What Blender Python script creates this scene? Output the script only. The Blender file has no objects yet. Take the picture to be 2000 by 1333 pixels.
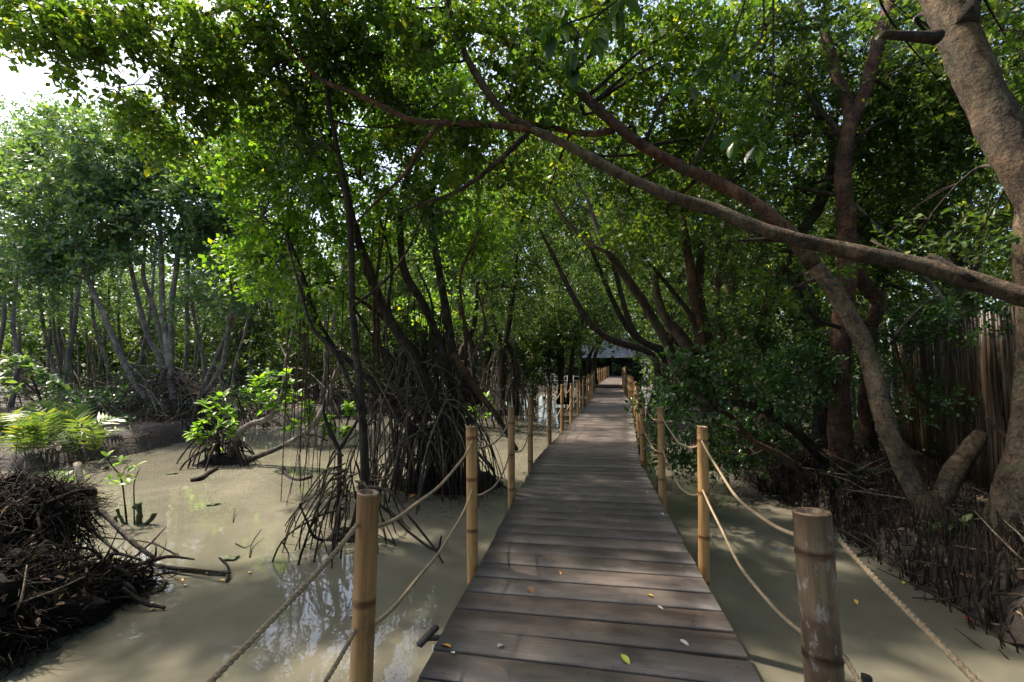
import bpy, math, random
import numpy as np
from mathutils import Vector, Matrix, Euler
R = math.radians
random.seed(7)
rng = np.random.default_rng(7)
scene = bpy.context.scene
COL = scene.collection

# ------------------------------------------------------------------ camera
CAM_H = 1.5
PITCH = R(3.12)
FPX = 889.0
cam_data = bpy.data.cameras.new("camera")
cam_data.lens = 16.0
cam_data.sensor_width = 36.0
cam_data.clip_start = 0.05
cam_data.clip_end = 1500
cam = bpy.data.objects.new("camera", cam_data)
cam.location = (0, 0, CAM_H)
cam.rotation_euler = (R(90) + PITCH, 0, 0)
COL.objects.link(cam)
scene.camera = cam

# ------------------------------------------------------------------ world and sun
SUN_EL, SUN_AZ = R(58), R(-62)          # azimuth measured from +Y towards +X
w = bpy.data.worlds.new("World")
scene.world = w
w.use_nodes = True
wn = w.node_tree.nodes
wl = w.node_tree.links
bg = wn["Background"]
sky = wn.new("ShaderNodeTexSky")
sky.sky_type = 'NISHITA'
sky.sun_disc = False
sky.sun_elevation = SUN_EL
sky.sun_rotation = SUN_AZ
sky.air_density = 1.0
sky.dust_density = 4.0
sky.ozone_density = 1.0
wl.new(sky.outputs[0], bg.inputs[0])
bg.inputs[1].default_value = 0.15
sun_data = bpy.data.lights.new("sun", 'SUN')
sun_data.energy = 4.2
sun_data.angle = R(1.5)
sun_data.color = (1.0, 0.89, 0.75)
sun = bpy.data.objects.new("sun", sun_data)
sd = Vector((math.sin(SUN_AZ) * math.cos(SUN_EL), math.cos(SUN_AZ) * math.cos(SUN_EL), math.sin(SUN_EL)))
sun.rotation_euler = sd.to_track_quat('Z', 'Y').to_euler()
sun.location = (0, 0, 30)
COL.objects.link(sun)
vs = scene.view_settings
vs.view_transform = 'Standard'
vs.look = 'None'
vs.gamma = 1.0
vs.exposure = 1.55
scene.render.engine = 'CYCLES'
scene.cycles.max_bounces = 7
scene.cycles.diffuse_bounces = 4
scene.cycles.glossy_bounces = 3
scene.cycles.transmission_bounces = 5
scene.cycles.transparent_max_bounces = 8
scene.cycles.use_denoising = True
scene.cycles.sample_clamp_indirect = 6.0

WATER = -0.6

# ------------------------------------------------------------------ helpers
def P(px, py, Y):
    """a point of the place seen at photo pixel px, py at forward distance Y"""
    a = (px - 1000.0) / FPX
    b = -(py - 666.5) / FPX
    dy = math.cos(PITCH) - b * math.sin(PITCH)
    dz = math.sin(PITCH) + b * math.cos(PITCH)
    t = Y / dy
    return Vector((a * t, Y, CAM_H + dz * t))

def G(px, py, z):
    a = (px - 1000.0) / FPX
    b = -(py - 666.5) / FPX
    dy = math.cos(PITCH) - b * math.sin(PITCH)
    dz = math.sin(PITCH) + b * math.cos(PITCH)
    t = (z - CAM_H) / dz
    return Vector((a * t, dy * t, z))

def S(Y0, Y1, pts):
    n = len(pts)
    return [P(p[0], p[1], Y0 + (Y1 - Y0) * i / max(1, n - 1)) for i, p in enumerate(pts)]

def catmull(pts, step=None, n=None):
    p = np.array([list(q) for q in pts], float)
    if len(p) == 2:
        m = n or max(2, int(np.linalg.norm(p[1] - p[0]) / (step or .2)))
        t = np.linspace(0, 1, m + 1)[:, None]
        return p[0] * (1 - t) + p[1] * t
    ext = np.vstack([2 * p[0] - p[1], p, 2 * p[-1] - p[-2]])
    out = []
    for i in range(1, len(ext) - 2):
        a, b, c, d = ext[i - 1:i + 3]
        L = np.linalg.norm(c - b)
        m = n or max(2, int(L / (step or .2)))
        for t in np.linspace(0, 1, m, endpoint=False):
            out.append(.5 * ((2 * b) + (c - a) * t + (2 * a - 5 * b + 4 * c - d) * t * t + (3 * b - a - 3 * c + d) * t ** 3))
    out.append(p[-1])
    return np.array(out)

class MB:
    def __init__(s):
        s.v = []; s.q = []; s.t = []; s.n = 0; s.tint = []
    def add(s, v, q=None, t=None, tint=None):
        v = np.asarray(v, float).reshape(-1, 3)
        if q is not None and len(q): s.q.append(np.asarray(q, np.int64).reshape(-1, 4) + s.n)
        if t is not None and len(t): s.t.append(np.asarray(t, np.int64).reshape(-1, 3) + s.n)
        s.v.append(v); s.n += len(v)
        s.tint.append(np.zeros(len(v)) if tint is None else np.broadcast_to(np.asarray(tint, float), (len(v),)))
        return s
    def tube(s, pts, rad, sides=8, wob=0.0, cap=True, seed=0, tint=None):
        p = np.asarray(pts, float); m = len(p)
        r = np.broadcast_to(np.asarray(rad, float), (m,)) if np.ndim(rad) == 0 or len(rad) == m else np.interp(np.linspace(0, 1, m), np.linspace(0, 1, len(rad)), rad)
        tg = np.gradient(p, axis=0)
        tg /= np.linalg.norm(tg, axis=1)[:, None] + 1e-9
        ref = np.array([0.0, 0, 1]) if abs(tg[0][2]) < .9 else np.array([1.0, 0, 0])
        u = np.zeros_like(p); a = ref - tg[0] * ref.dot(tg[0]); a /= np.linalg.norm(a)
        for i in range(m):
            a = a - tg[i] * a.dot(tg[i]); a /= np.linalg.norm(a) + 1e-9; u[i] = a
        vv = np.cross(tg, u)
        th = np.arange(sides) * 2 * np.pi / sides
        rr = np.repeat(r[:, None], sides, 1)
        if wob:
            g = np.random.default_rng(seed + m * 7 + 1)
            ph = g.uniform(0, 6.28, 6); sn = np.arange(m)[:, None]
            nz = (np.sin(sn * .55 + ph[0] + 2 * th[None]) + np.sin(sn * .23 + ph[1] - th[None]) + .7 * np.sin(sn * 1.3 + ph[2] + 3 * th[None])
                  + .6 * np.sin(sn * .9 + ph[3])) / 2.5
            rr = rr * (1 + wob * nz + wob * .5 * g.normal(0, 1, (m, sides)))
        vt = p[:, None] + u[:, None] * (np.cos(th)[None, :, None] * rr[..., None]) + vv[:, None] * (np.sin(th)[None, :, None] * rr[..., None])
        vt = vt.reshape(-1, 3)
        i = np.arange(m - 1)[:, None]; j = np.arange(sides)[None]
        q = np.stack([i * sides + j, i * sides + (j + 1) % sides, (i + 1) * sides + (j + 1) % sides, (i + 1) * sides + j], -1).reshape(-1, 4)
        tr = []
        if cap:
            c0 = len(vt)
            vt = np.vstack([vt, p[0], p[-1]])
            for j in range(sides):
                tr.append((c0, (j + 1) % sides, j)); tr.append((c0 + 1, (m - 1) * sides + j, (m - 1) * sides + (j + 1) % sides))
        return s.add(vt, q, tr, tint)
    def box(s, c, d, rot=None):
        x, y, z = d[0] / 2, d[1] / 2, d[2] / 2
        v = np.array([(-x, -y, -z), (x, -y, -z), (x, y, -z), (-x, y, -z), (-x, -y, z), (x, -y, z), (x, y, z), (-x, y, z)])
        if rot is not None: v = v @ np.array(rot).T
        v = v + np.array(c)
        return s.add(v, [(0, 3, 2, 1), (4, 5, 6, 7), (0, 1, 5, 4), (1, 2, 6, 5), (2, 3, 7, 6), (3, 0, 4, 7)])
    def mesh(s, name, off=(0, 0, 0), smooth=True, tint=False):
        v = np.vstack(s.v) - np.array(off)
        q = np.vstack(s.q) if s.q else np.zeros((0, 4), np.int64)
        t = np.vstack(s.t) if s.t else np.zeros((0, 3), np.int64)
        me = bpy.data.meshes.new(name)
        me.vertices.add(len(v)); me.vertices.foreach_set("co", v.astype(np.float32).ravel())
        nl = q.size + t.size
        me.loops.add(nl); me.loops.foreach_set("vertex_index", np.concatenate([q.ravel(), t.ravel()]).astype(np.int32))
        me.polygons.add(len(q) + len(t))
        ls = np.concatenate([np.arange(len(q)) * 4, len(q) * 4 + np.arange(len(t)) * 3]).astype(np.int32)
        me.polygons.foreach_set("loop_start", ls)
        if smooth: me.polygons.foreach_set("use_smooth", np.ones(len(q) + len(t), bool))
        if tint:
            at = me.attributes.new("tint", 'FLOAT', 'POINT')
            at.data.foreach_set("value", np.concatenate(s.tint).astype(np.float32))
        me.update(calc_edges=True)
        return me

OFF = {}
def link(name, me, m=None, parent=None, **props):
    o = bpy.data.objects.new(name, me)
    COL.objects.link(o)
    if me is not None and m is not None and not me.materials: me.materials.append(m)
    if parent is not None: o.parent = parent
    for k, v in props.items(): o[k] = v
    OFF[o.name] = OFF.get(parent.name, Vector((0, 0, 0))) if parent is not None else Vector((0, 0, 0))
    return o

def obj(name, mb, m, parent=None, smooth=True, tint=False, **props):
    off = OFF.get(parent.name, Vector((0, 0, 0))) if parent is not None else Vector((0, 0, 0))
    me = mb.mesh(name, off, smooth, tint)
    return link(name, me, m, parent, **props)

def thing(name, label, cat, loc, group=None):
    o = bpy.data.objects.new(name, None)
    o.empty_display_size = .2
    COL.objects.link(o)
    o.location = loc
    o['label'] = label; o['category'] = cat
    if group: o['group'] = group
    OFF[o.name] = Vector(loc)
    return o

def put(name, me, parent, loc, rot=(0, 0, 0), scale=(1, 1, 1), **props):
    """place a shared mesh at a world location under a parent that is not rotated"""
    o = bpy.data.objects.new(name, me)
    COL.objects.link(o)
    o.parent = parent
    o.location = Vector(loc) - (OFF.get(parent.name, Vector((0, 0, 0))) if parent is not None else Vector((0, 0, 0)))
    o.rotation_euler = rot; o.scale = scale
    for k, v in props.items(): o[k] = v
    OFF[o.name] = Vector(loc)
    return o

# ------------------------------------------------------------------ materials
def newmat(name):
    m = bpy.data.materials.new(name); m.use_nodes = True
    nt = m.node_tree; b = nt.nodes["Principled BSDF"]
    return m, nt, nt.nodes, nt.links, b

def ramp(nt, fac, stops):
    r = nt.nodes.new("ShaderNodeValToRGB")
    while len(r.color_ramp.elements) > 1: r.color_ramp.elements.remove(r.color_ramp.elements[-1])
    r.color_ramp.elements[0].position = stops[0][0]; r.color_ramp.elements[0].color = (*stops[0][1], 1)
    for p, c in stops[1:]:
        e = r.color_ramp.elements.new(p); e.color = (*c, 1)
    nt.links.new(fac, r.inputs[0])
    return r.outputs[0]

def noise(nt, vec, scale, detail=4, rough=.6, dist=0.0):
    n = nt.nodes.new("ShaderNodeTexNoise")
    n.inputs["Scale"].default_value = scale; n.inputs["Detail"].default_value = detail
    n.inputs["Roughness"].default_value = rough; n.inputs["Distortion"].default_value = dist
    if vec is not None: nt.links.new(vec, n.inputs["Vector"])
    return n.outputs["Fac"]

def coords(nt, kind="Object", scale=(1, 1, 1), rnd=False, rotz=0):
    t = nt.nodes.new("ShaderNodeTexCoord")
    mp = nt.nodes.new("ShaderNodeMapping"); mp.inputs["Scale"].default_value = scale
    mp.inputs["Rotation"].default_value = (0, 0, rotz)
    src = t.outputs[kind]
    if rnd:
        oi = nt.nodes.new("ShaderNodeObjectInfo")
        mu = nt.nodes.new("ShaderNodeVectorMath"); mu.operation = 'MULTIPLY_ADD'
        mu.inputs[1].default_value = (1, 1, 1)
        k = nt.nodes.new("ShaderNodeMath"); k.operation = 'MULTIPLY'; k.inputs[1].default_value = 97.0
        nt.links.new(oi.outputs["Random"], k.inputs[0]); nt.links.new(src, mu.inputs[0]); nt.links.new(k.outputs[0], mu.inputs[2])
        src = mu.outputs[0]
    nt.links.new(src, mp.inputs["Vector"])
    return mp.outputs[0]

def mixc(nt, a, b, fac, mode='MIX'):
    m = nt.nodes.new("ShaderNodeMix"); m.data_type = 'RGBA'; m.blend_type = mode
    for k, s in ((0, fac), (6, a), (7, b)):
        if hasattr(s, 'links') or hasattr(s, 'is_linked'): nt.links.new(s, m.inputs[k])
        else: m.inputs[k].default_value = s if k == 0 else (*s, 1)
    return m.outputs[2]

def bump(nt, b, h, strength=.3, dist=.01):
    bp = nt.nodes.new("ShaderNodeBump"); bp.inputs["Strength"].default_value = strength; bp.inputs["Distance"].default_value = dist
    nt.links.new(h, bp.inputs["Height"]); nt.links.new(bp.outputs[0], b.inputs["Normal"])

def leaf_mat(name, stops, trans=.42, rough=.42, spec=.35):
    m, nt, N, L, b = newmat(name)
    at = N.new("ShaderNodeAttribute"); at.attribute_name = "tint"
    c = ramp(nt, at.outputs["Fac"], stops)
    L.new(c, b.inputs["Base Color"])
    b.inputs["Roughness"].default_value = rough
    b.inputs["Specular IOR Level"].default_value = spec
    tr = N.new("ShaderNodeBsdfTranslucent")
    c2 = mixc(nt, c, (1.75, 1.85, .6), 1.0, 'MULTIPLY')
    L.new(c2, tr.inputs[0])
    mx = N.new("ShaderNodeMixShader"); mx.inputs[0].default_value = trans
    L.new(b.outputs[0], mx.inputs[1]); L.new(tr.outputs[0], mx.inputs[2])
    L.new(mx.outputs[0], N["Material Output"].inputs[0])
    return m

def bark_mat(name, dark, mid, light, scale=6.0, rough=.85, patch=.55, bstr=.85):
    m, nt, N, L, b = newmat(name)
    v = coords(nt, "Object", (1, 1, .45), rnd=True)
    n1 = noise(nt, v, scale * 1.1, 6, .65, .4)
    v2 = coords(nt, "Object", (1, 1, 1), rnd=True)
    n2 = noise(nt, v2, scale * .55, 3, .5)
    n3 = noise(nt, v2, scale * 7, 4, .7)
    c = ramp(nt, n1, [(.3, dark), (.5, mid), (.72, light)])
    l2 = ramp(nt, n2, [(patch - .06, (1, 1, 1)), (patch + .06, (1.6, 1.55, 1.4))])
    c = mixc(nt, c, l2, 1.0, 'MULTIPLY')
    d = ramp(nt, n3, [(.35, (.6, .6, .6)), (.6, (1.1, 1.1, 1.1))])
    c = mixc(nt, c, d, .8, 'MULTIPLY')
    n7 = noise(nt, v2, scale * .8, 5, .7, .8)
    c = mixc(nt, c, (mid[0] * .75, mid[0] * .85, mid[0] * .5), ramp(nt, n7, [(.5, (0, 0, 0)), (.62, (.55, .55, .55))]))
    vl = coords(nt, "Object", (1, 1, 5), rnd=True); n8 = noise(nt, vl, scale * 1.2, 4, .6, .6)
    c = mixc(nt, c, ramp(nt, n8, [(.36, (.45, .42, .4)), (.44, (1, 1, 1))]), .8, 'MULTIPLY')
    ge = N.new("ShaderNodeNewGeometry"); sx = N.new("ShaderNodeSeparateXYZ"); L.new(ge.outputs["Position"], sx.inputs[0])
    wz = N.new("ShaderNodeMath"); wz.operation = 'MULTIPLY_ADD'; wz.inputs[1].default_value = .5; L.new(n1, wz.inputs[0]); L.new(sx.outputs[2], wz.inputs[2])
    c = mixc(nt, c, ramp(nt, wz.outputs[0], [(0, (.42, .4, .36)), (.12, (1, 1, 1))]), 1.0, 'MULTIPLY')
    n6 = noise(nt, coords(nt, "Object", (1, 1, .7), rnd=True), scale * 2.3, 7, .72, 1.2)
    pl = ramp(nt, n6, [(.44, (0, 0, 0)), (.455, (1, 1, 1)), (.57, (1, 1, 1)), (.58, (.45, .45, .45))])
    c = mixc(nt, c, ramp(nt, n6, [(.41, (.4, .36, .33)), (.45, (.95, .95, .95)), (.57, (1, 1, 1)), (.6, (1.45, 1.4, 1.28))]), .85, 'MULTIPLY')
    L.new(c, b.inputs["Base Color"])
    b.inputs["Roughness"].default_value = rough
    b.inputs["Specular IOR Level"].default_value = .25
    h = N.new("ShaderNodeMath"); h.operation = 'ADD'; L.new(n1, h.inputs[0]); L.new(n3, h.inputs[1])
    h2 = N.new("ShaderNodeMath"); h2.operation = 'MULTIPLY_ADD'; h2.inputs[1].default_value = .8; L.new(pl, h2.inputs[0]); L.new(h.outputs[0], h2.inputs[2])
    bump(nt, b, h2.outputs[0], bstr, .025)
    return m

M = {}
M['leaf_canopy'] = leaf_mat("leaf_canopy", [(0, (.03, .065, .014)), (.5, (.068, .125, .024)), (.85, (.11, .17, .03)), (1, (.25, .25, .03))], trans=.55)
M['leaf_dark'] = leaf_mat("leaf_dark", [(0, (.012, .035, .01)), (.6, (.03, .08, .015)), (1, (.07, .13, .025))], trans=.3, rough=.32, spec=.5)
M['leaf_fresh'] = leaf_mat("leaf_fresh", [(0, (.045, .1, .015)), (.5, (.09, .18, .022)), (.9, (.17, .28, .03)), (1, (.33, .34, .03))], trans=.5)
M['leaf_bluish'] = leaf_mat("leaf_bluish", [(0, (.05, .095, .055)), (.5, (.09, .155, .075)), (.85, (.15, .23, .08)), (1, (.24, .33, .08))], trans=.35, rough=.36, spec=.5)  # bluish, lifted greens put distance haze into the leaf colour
M['leaf_mid'] = leaf_mat("leaf_mid", [(0, (.024, .052, .016)), (.5, (.054, .095, .026)), (.9, (.1, .15, .036)), (1, (.19, .21, .05))], trans=.4)
M['fern'] = leaf_mat("fern_leaf", [(0, (.035, .075, .02)), (.5, (.085, .14, .04)), (.9, (.17, .21, .07)), (1, (.29, .26, .05))], trans=.35)
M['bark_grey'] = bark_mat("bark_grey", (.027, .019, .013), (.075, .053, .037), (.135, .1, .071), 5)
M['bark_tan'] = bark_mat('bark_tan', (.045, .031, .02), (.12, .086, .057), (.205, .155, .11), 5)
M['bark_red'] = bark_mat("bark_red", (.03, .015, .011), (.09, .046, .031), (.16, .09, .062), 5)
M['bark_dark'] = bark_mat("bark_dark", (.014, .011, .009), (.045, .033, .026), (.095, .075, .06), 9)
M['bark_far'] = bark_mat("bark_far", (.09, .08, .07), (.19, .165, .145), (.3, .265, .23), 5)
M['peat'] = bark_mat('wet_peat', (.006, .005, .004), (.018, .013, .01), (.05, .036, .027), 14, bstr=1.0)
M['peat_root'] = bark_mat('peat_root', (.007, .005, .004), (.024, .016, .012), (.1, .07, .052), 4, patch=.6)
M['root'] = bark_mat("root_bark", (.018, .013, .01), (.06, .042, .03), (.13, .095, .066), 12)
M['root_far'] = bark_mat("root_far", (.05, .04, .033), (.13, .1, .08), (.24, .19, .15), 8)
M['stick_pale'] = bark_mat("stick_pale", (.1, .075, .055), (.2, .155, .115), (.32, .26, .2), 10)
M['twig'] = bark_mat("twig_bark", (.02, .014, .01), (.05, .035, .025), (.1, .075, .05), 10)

def mat_water():
    m, nt, N, L, b = newmat("murky_water")
    v = coords(nt, "Object", (1, 1, 1))
    n1 = noise(nt, v, .35, 4, .6, .6)
    n2 = noise(nt, v, 2.2, 4, .6, 1.0)
    c = ramp(nt, n1, [(.3, (.092, .088, .066)), (.5, (.125, .117, .089)), (.7, (.172, .159, .122))])
    d = ramp(nt, n2, [(.35, (.86, .88, .86)), (.65, (1.08, 1.06, 1.02))])
    c = mixc(nt, c, d, .8, 'MULTIPLY')
    # fine floating film, in drifting streaks
    v3 = coords(nt, "Object", (1, .35, 1), rotz=.5)
    n4 = noise(nt, v3, 55, 3, .7)
    s = ramp(nt, n4, [(.70, (0, 0, 0)), (.76, (1, 1, 1))])
    n5 = noise(nt, v, .8, 3, .6)
    s2 = ramp(nt, n5, [(.45, (0, 0, 0)), (.62, (1, 1, 1))])
    s = mixc(nt, s, s2, 1.0, 'MULTIPLY')
    c = mixc(nt, c, (.34, .31, .2), s)
    L.new(c, b.inputs["Base Color"])
    b.inputs["Roughness"].default_value = .025
    b.inputs["IOR"].default_value = 1.33
    b.inputs["Specular IOR Level"].default_value = .75
    nb = noise(nt, coords(nt, "Object", (1, .8, 1)), 1.6, 2, .5, .3)
    nb2 = noise(nt, coords(nt, "Object", (1, 1, 1)), 9, 2, .5, .3)
    ad = N.new("ShaderNodeMath"); ad.operation = 'MULTIPLY_ADD'; ad.inputs[1].default_value = .12
    L.new(nb2, ad.inputs[0]); L.new(nb, ad.inputs[2])
    bump(nt, b, ad.outputs[0], .16, .05)
    return m
M['water'] = mat_water()

def mat_mud():
    m, nt, N, L, b = newmat("mud_and_litter")
    v = coords(nt)
    n1 = noise(nt, v, 1.2, 6, .65); n2 = noise(nt, v, 14, 5, .7)
    c = ramp(nt, n1, [(.3, (.012, .009, .007)), (.55, (.03, .023, .016)), (.75, (.06, .046, .03))])
    c = mixc(nt, c, ramp(nt, n2, [(.35, (.5, .5, .5)), (.68, (1.4, 1.3, 1.15))]), .9, 'MULTIPLY')
    L.new(c, b.inputs["Base Color"]); b.inputs["Roughness"].default_value = .8
    bump(nt, b, n2, .8, .05)
    return m
M['mud'] = mat_mud()

def mat_wood():
    m, nt, N, L, b = newmat("weathered_plank_wood")
    v = coords(nt, "Object", (1.2, 26, 20), rnd=True)
    g = noise(nt, v, 3.2, 6, .65, .5)
    v2 = coords(nt, "Object", (1, 2.2, 1), rnd=True)
    n2 = noise(nt, v2, 2.6, 5, .62, .4)
    v3 = coords(nt, "Object", (60, 9, 1), rnd=True)
    n3 = noise(nt, v3, 2.4, 3, .6)
    oi = N.new("ShaderNodeObjectInfo")
    base = ramp(nt, oi.outputs["Random"], [(0, (.048, .038, .033)), (.35, (.077, .061, .051)), (.7, (.1, .083, .072)), (.85, (.062, .047, .039)), (1, (.09, .066, .051))])
    c = mixc(nt, base, ramp(nt, g, [(.28, (.55, .53, .52)), (.5, (1, 1, 1)), (.72, (1.3, 1.28, 1.26))]), .85, 'MULTIPLY')
    c = mixc(nt, c, ramp(nt, n2, [(.32, (.5, .49, .5)), (.5, (1, 1, 1)), (.68, (1.6, 1.5, 1.38))]), .85, 'MULTIPLY')
    c = mixc(nt, c, ramp(nt, n3, [(.4, (.88, .88, .88)), (.62, (1.1, 1.1, 1.1))]), .6, 'MULTIPLY')
    # pale lichen and scuffs
    n4 = noise(nt, coords(nt, "Object", (1, 1, 1), rnd=True), 2.1, 6, .75, .3)
    c = mixc(nt, c, (.2, .185, .17), ramp(nt, n4, [(.63, (0, 0, 0)), (.75, (.55, .55, .55))]))
    n5 = noise(nt, coords(nt, "Object", (1, 1, 1), rnd=True), 45, 2, .5)
    c = mixc(nt, c, (.3, .28, .25), ramp(nt, n5, [(.76, (0, 0, 0)), (.79, (.6, .6, .6))]))
    L.new(c, b.inputs["Base Color"])
    L.new(ramp(nt, n2, [(.3, (.42, .42, .42)), (.7, (.66, .66, .66))]), b.inputs["Roughness"])
    b.inputs["Specular IOR Level"].default_value = .5
    ad = N.new("ShaderNodeMath"); ad.operation = 'MULTIPLY_ADD'; ad.inputs[1].default_value = .5
    L.new(n3, ad.inputs[0]); L.new(g, ad.inputs[2])
    bump(nt, b, ad.outputs[0], .35, .004)
    return m
M['wood'] = mat_wood()

def mat_bamboo(name, c1, c2, c3, stain, staincol, lichen=0.0):
    m, nt, N, L, b = newmat(name)
    v = coords(nt, "Object", (28, 28, 1.1), rnd=True)
    g = noise(nt, v, 2.0, 5, .6)
    v2 = coords(nt, "Object", (1, 1, .6), rnd=True)
    n2 = noise(nt, v2, 7, 5, .65, .5)
    c = ramp(nt, g, [(.3, c1), (.5, c2), (.7, c3)])
    c = mixc(nt, c, staincol, ramp(nt, n2, [(stain, (0, 0, 0)), (stain + .18, (.85, .85, .85))]))
    if lichen:
        n3 = noise(nt, coords(nt, "Object", (1, 1, .5), rnd=True), 24, 5, .75)
        c = mixc(nt, c, (.42, .4, .36), ramp(nt, n3, [(lichen, (0, 0, 0)), (lichen + .08, (.8, .8, .8))]))
    at = N.new("ShaderNodeAttribute"); at.attribute_name = "tint"
    c = mixc(nt, c, (.3, .2, .13), at.outputs['Fac'], 'MULTIPLY')
    v5 = coords(nt, 'Object', (1, 1, 1), rnd=True)
    n5 = noise(nt, v5, 38, 2, .5)
    c = mixc(nt, c, (.05, .03, .02), ramp(nt, n5, [(.72, (0, 0, 0)), (.77, (.8, .8, .8))]))
    oi = N.new("ShaderNodeObjectInfo")
    c = mixc(nt, c, ramp(nt, oi.outputs["Random"], [(0, (.78, .8, .84)), (1, (1.12, 1.08, 1.0))]), 1.0, 'MULTIPLY')
    L.new(c, b.inputs["Base Color"])
    b.inputs["Roughness"].default_value = .42
    b.inputs["Specular IOR Level"].default_value = .45
    bump(nt, b, g, .25, .004)
    return m
M['bamboo'] = mat_bamboo("bamboo_tan", (.25, .14, .055), (.4, .24, .095), (.5, .33, .15), .58, (.13, .07, .035))
M['bamboo_grey'] = mat_bamboo("bamboo_weathered", (.13, .09, .055), (.22, .155, .09), (.3, .23, .15), .5, (.085, .05, .032), .56)
M['bamboo_cut'] = mat_bamboo("bamboo_cut_end", (.1, .055, .03), (.22, .13, .075), (.33, .22, .13), .55, (.06, .035, .022))
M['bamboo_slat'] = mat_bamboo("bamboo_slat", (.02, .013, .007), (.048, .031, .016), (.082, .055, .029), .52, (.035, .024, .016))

def mat_rope():
    m, nt, N, L, b = newmat("jute_rope")
    v = coords(nt)
    n1 = noise(nt, v, 160, 3, .7); n2 = noise(nt, v, 7, 3, .6)
    c = ramp(nt, n1, [(.3, (.14, .1, .06)), (.6, (.32, .25, .16)), (.8, (.45, .37, .26))])
    c = mixc(nt, c, ramp(nt, n2, [(.35, (.7, .66, .6)), (.65, (1.15, 1.1, 1.05))]), .9, 'MULTIPLY')
    L.new(c, b.inputs["Base Color"]); b.inputs["Roughness"].default_value = .9
    bump(nt, b, n1, .6, .002)
    return m
M['rope'] = mat_rope()

def mat_flat(name, c, rough=.6, var=.3, scale=8, c2=None):
    m, nt, N, L, b = newmat(name)
    n1 = noise(nt, coords(nt, rnd=True), scale, 5, .65)
    lo = tuple(x * (1 - var) for x in c); hi = tuple(x * (1 + var) for x in (c2 or c))
    L.new(ramp(nt, n1, [(.32, lo), (.68, hi)]), b.inputs["Base Color"]); b.inputs["Roughness"].default_value = rough
    bump(nt, b, n1, .2, .004)
    return m
M['roof'] = mat_flat("grey_roof_shingle", (.36, .34, .37), .55, .35, 3)
M['hut_dark'] = mat_flat("dark_timber", (.03, .024, .02), .8, .3)
M['fascia'] = mat_flat("pale_fascia_board", (.5, .5, .52), .5, .12)
M['rail_metal'] = mat_flat("pale_rail_paint", (.3, .3, .29), .5, .2)
M['yellow_leaf'] = mat_flat("yellow_leaf", (.55, .38, .04), .5, .25, 30)
M['orange_leaf'] = mat_flat("orange_leaf", (.55, .22, .03), .5, .3, 30)
M['pale_leaf'] = mat_flat("pale_dry_leaf", (.5, .46, .38), .6, .2, 30)
M['green_leaf'] = mat_flat("yellowgreen_leaf", (.34, .38, .04), .45, .25, 30)
M['brown_leaf'] = mat_flat("brown_leaf", (.2, .1, .045), .6, .3, 30)
M['red_leaf'] = mat_flat("red_leaf", (.4, .05, .02), .5, .3, 30)
M['moss'] = mat_flat("wet_moss", (.035, .05, .015), .8, .5, 20)

# ------------------------------------------------------------------ leaves
def unit(a): return a / (np.linalg.norm(a, axis=-1, keepdims=True) + 1e-9)

def sprays(mb, org, dirs, k, L, leaf, wr=.5, g=None, hires=True, droop=.15, upb=.9, tlo=0.0, thi=1.0):
    g = g or rng
    N = len(org)
    if N == 0: return
    d = unit(dirs)
    ref = np.tile(np.array([0.0, 0, 1]), (N, 1)); flip = np.abs(d[:, 2]) > .92; ref[flip] = (1, 0, 0)
    u = unit(np.cross(d, ref)); v = np.cross(d, u)
    j = np.arange(k)
    t = (j + .6) / k
    ph = j[None] * 2.4 + g.uniform(0, 6.28, (N, 1)) + g.normal(0, .35, (N, k))
    pos = org[:, None] + d[:, None] * (L * t)[None, :, None]
    pos[..., 2] -= (t ** 2 * L * .25)[None]
    ld = d[:, None] * (.25 + .6 * t)[None, :, None] + (u[:, None] * np.cos(ph)[..., None] + v[:, None] * np.sin(ph)[..., None]) * .85
    ld = ld + g.normal(0, .2, (N, k, 3)); ld[..., 2] -= droop
    ld = unit(ld)
    nr = g.normal(0, .55, (N, k, 3)); nr[..., 2] += upb
    nr = unit(nr - ld * np.sum(nr * ld, -1, keepdims=True))
    sd_ = np.cross(ld, nr)
    s = leaf * (g.uniform(.75, 1.2, (N, 1)) * g.uniform(.55, 1.15, (N, k)))[..., None]
    wv = s * wr * g.uniform(.8, 1.15, (N, k))[..., None]
    base = pos
    tint_s = g.uniform(0, 1, (N, 1))
    ti = np.clip(tlo + (thi - tlo) * np.clip(tint_s * .6 + g.normal(.2, .17, (N, k)), 0, 1) , 0, 1)
    yel = g.uniform(0, 1, (N, k)) < .012; ti[yel] = 1.0
    if hires:
        f = wv * .16
        V = np.stack([base, base + ld * s * .32 + sd_ * wv * .5 + nr * f, base + ld * s * .74 + sd_ * wv * .42 + nr * f * .8, base + ld * s - nr * s * .08,
                      base + ld * s * .74 - sd_ * wv * .42 + nr * f * .8, base + ld * s * .32 - sd_ * wv * .5 + nr * f], 2).reshape(-1, 3)
        n = N * k; b0 = np.arange(n)[:, None] * 6
        Q = np.concatenate([b0 + np.array([[0, 1, 2, 3]]), b0 + np.array([[0, 3, 4, 5]])])
        mb.add(V, Q, None, np.repeat(ti.ravel(), 6))
    else:
        V = np.stack([base, base + ld * s * .48 + sd_ * wv * .55 + nr * wv * .12, base + ld * s, base + ld * s * .48 - sd_ * wv * .55 + nr * wv * .12], 2).reshape(-1, 3)
        n = N * k; b0 = np.arange(n)[:, None] * 4
        mb.add(V, b0 + np.array([[0, 1, 2, 3]]), None, np.repeat(ti.ravel(), 4))

GAPW = [(unit(rng.normal(0, 1, 3)), rng.uniform(0, 6.28), f) for f in (3.2, 4.1, 5.3, 6.6, 8.0, 10.5)]
def gapn(p, sc=1.0):
    s = 0
    for d, ph, f in GAPW: s = s + np.sin(p @ (d * f * sc) + ph)
    return s / 6.0

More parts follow.
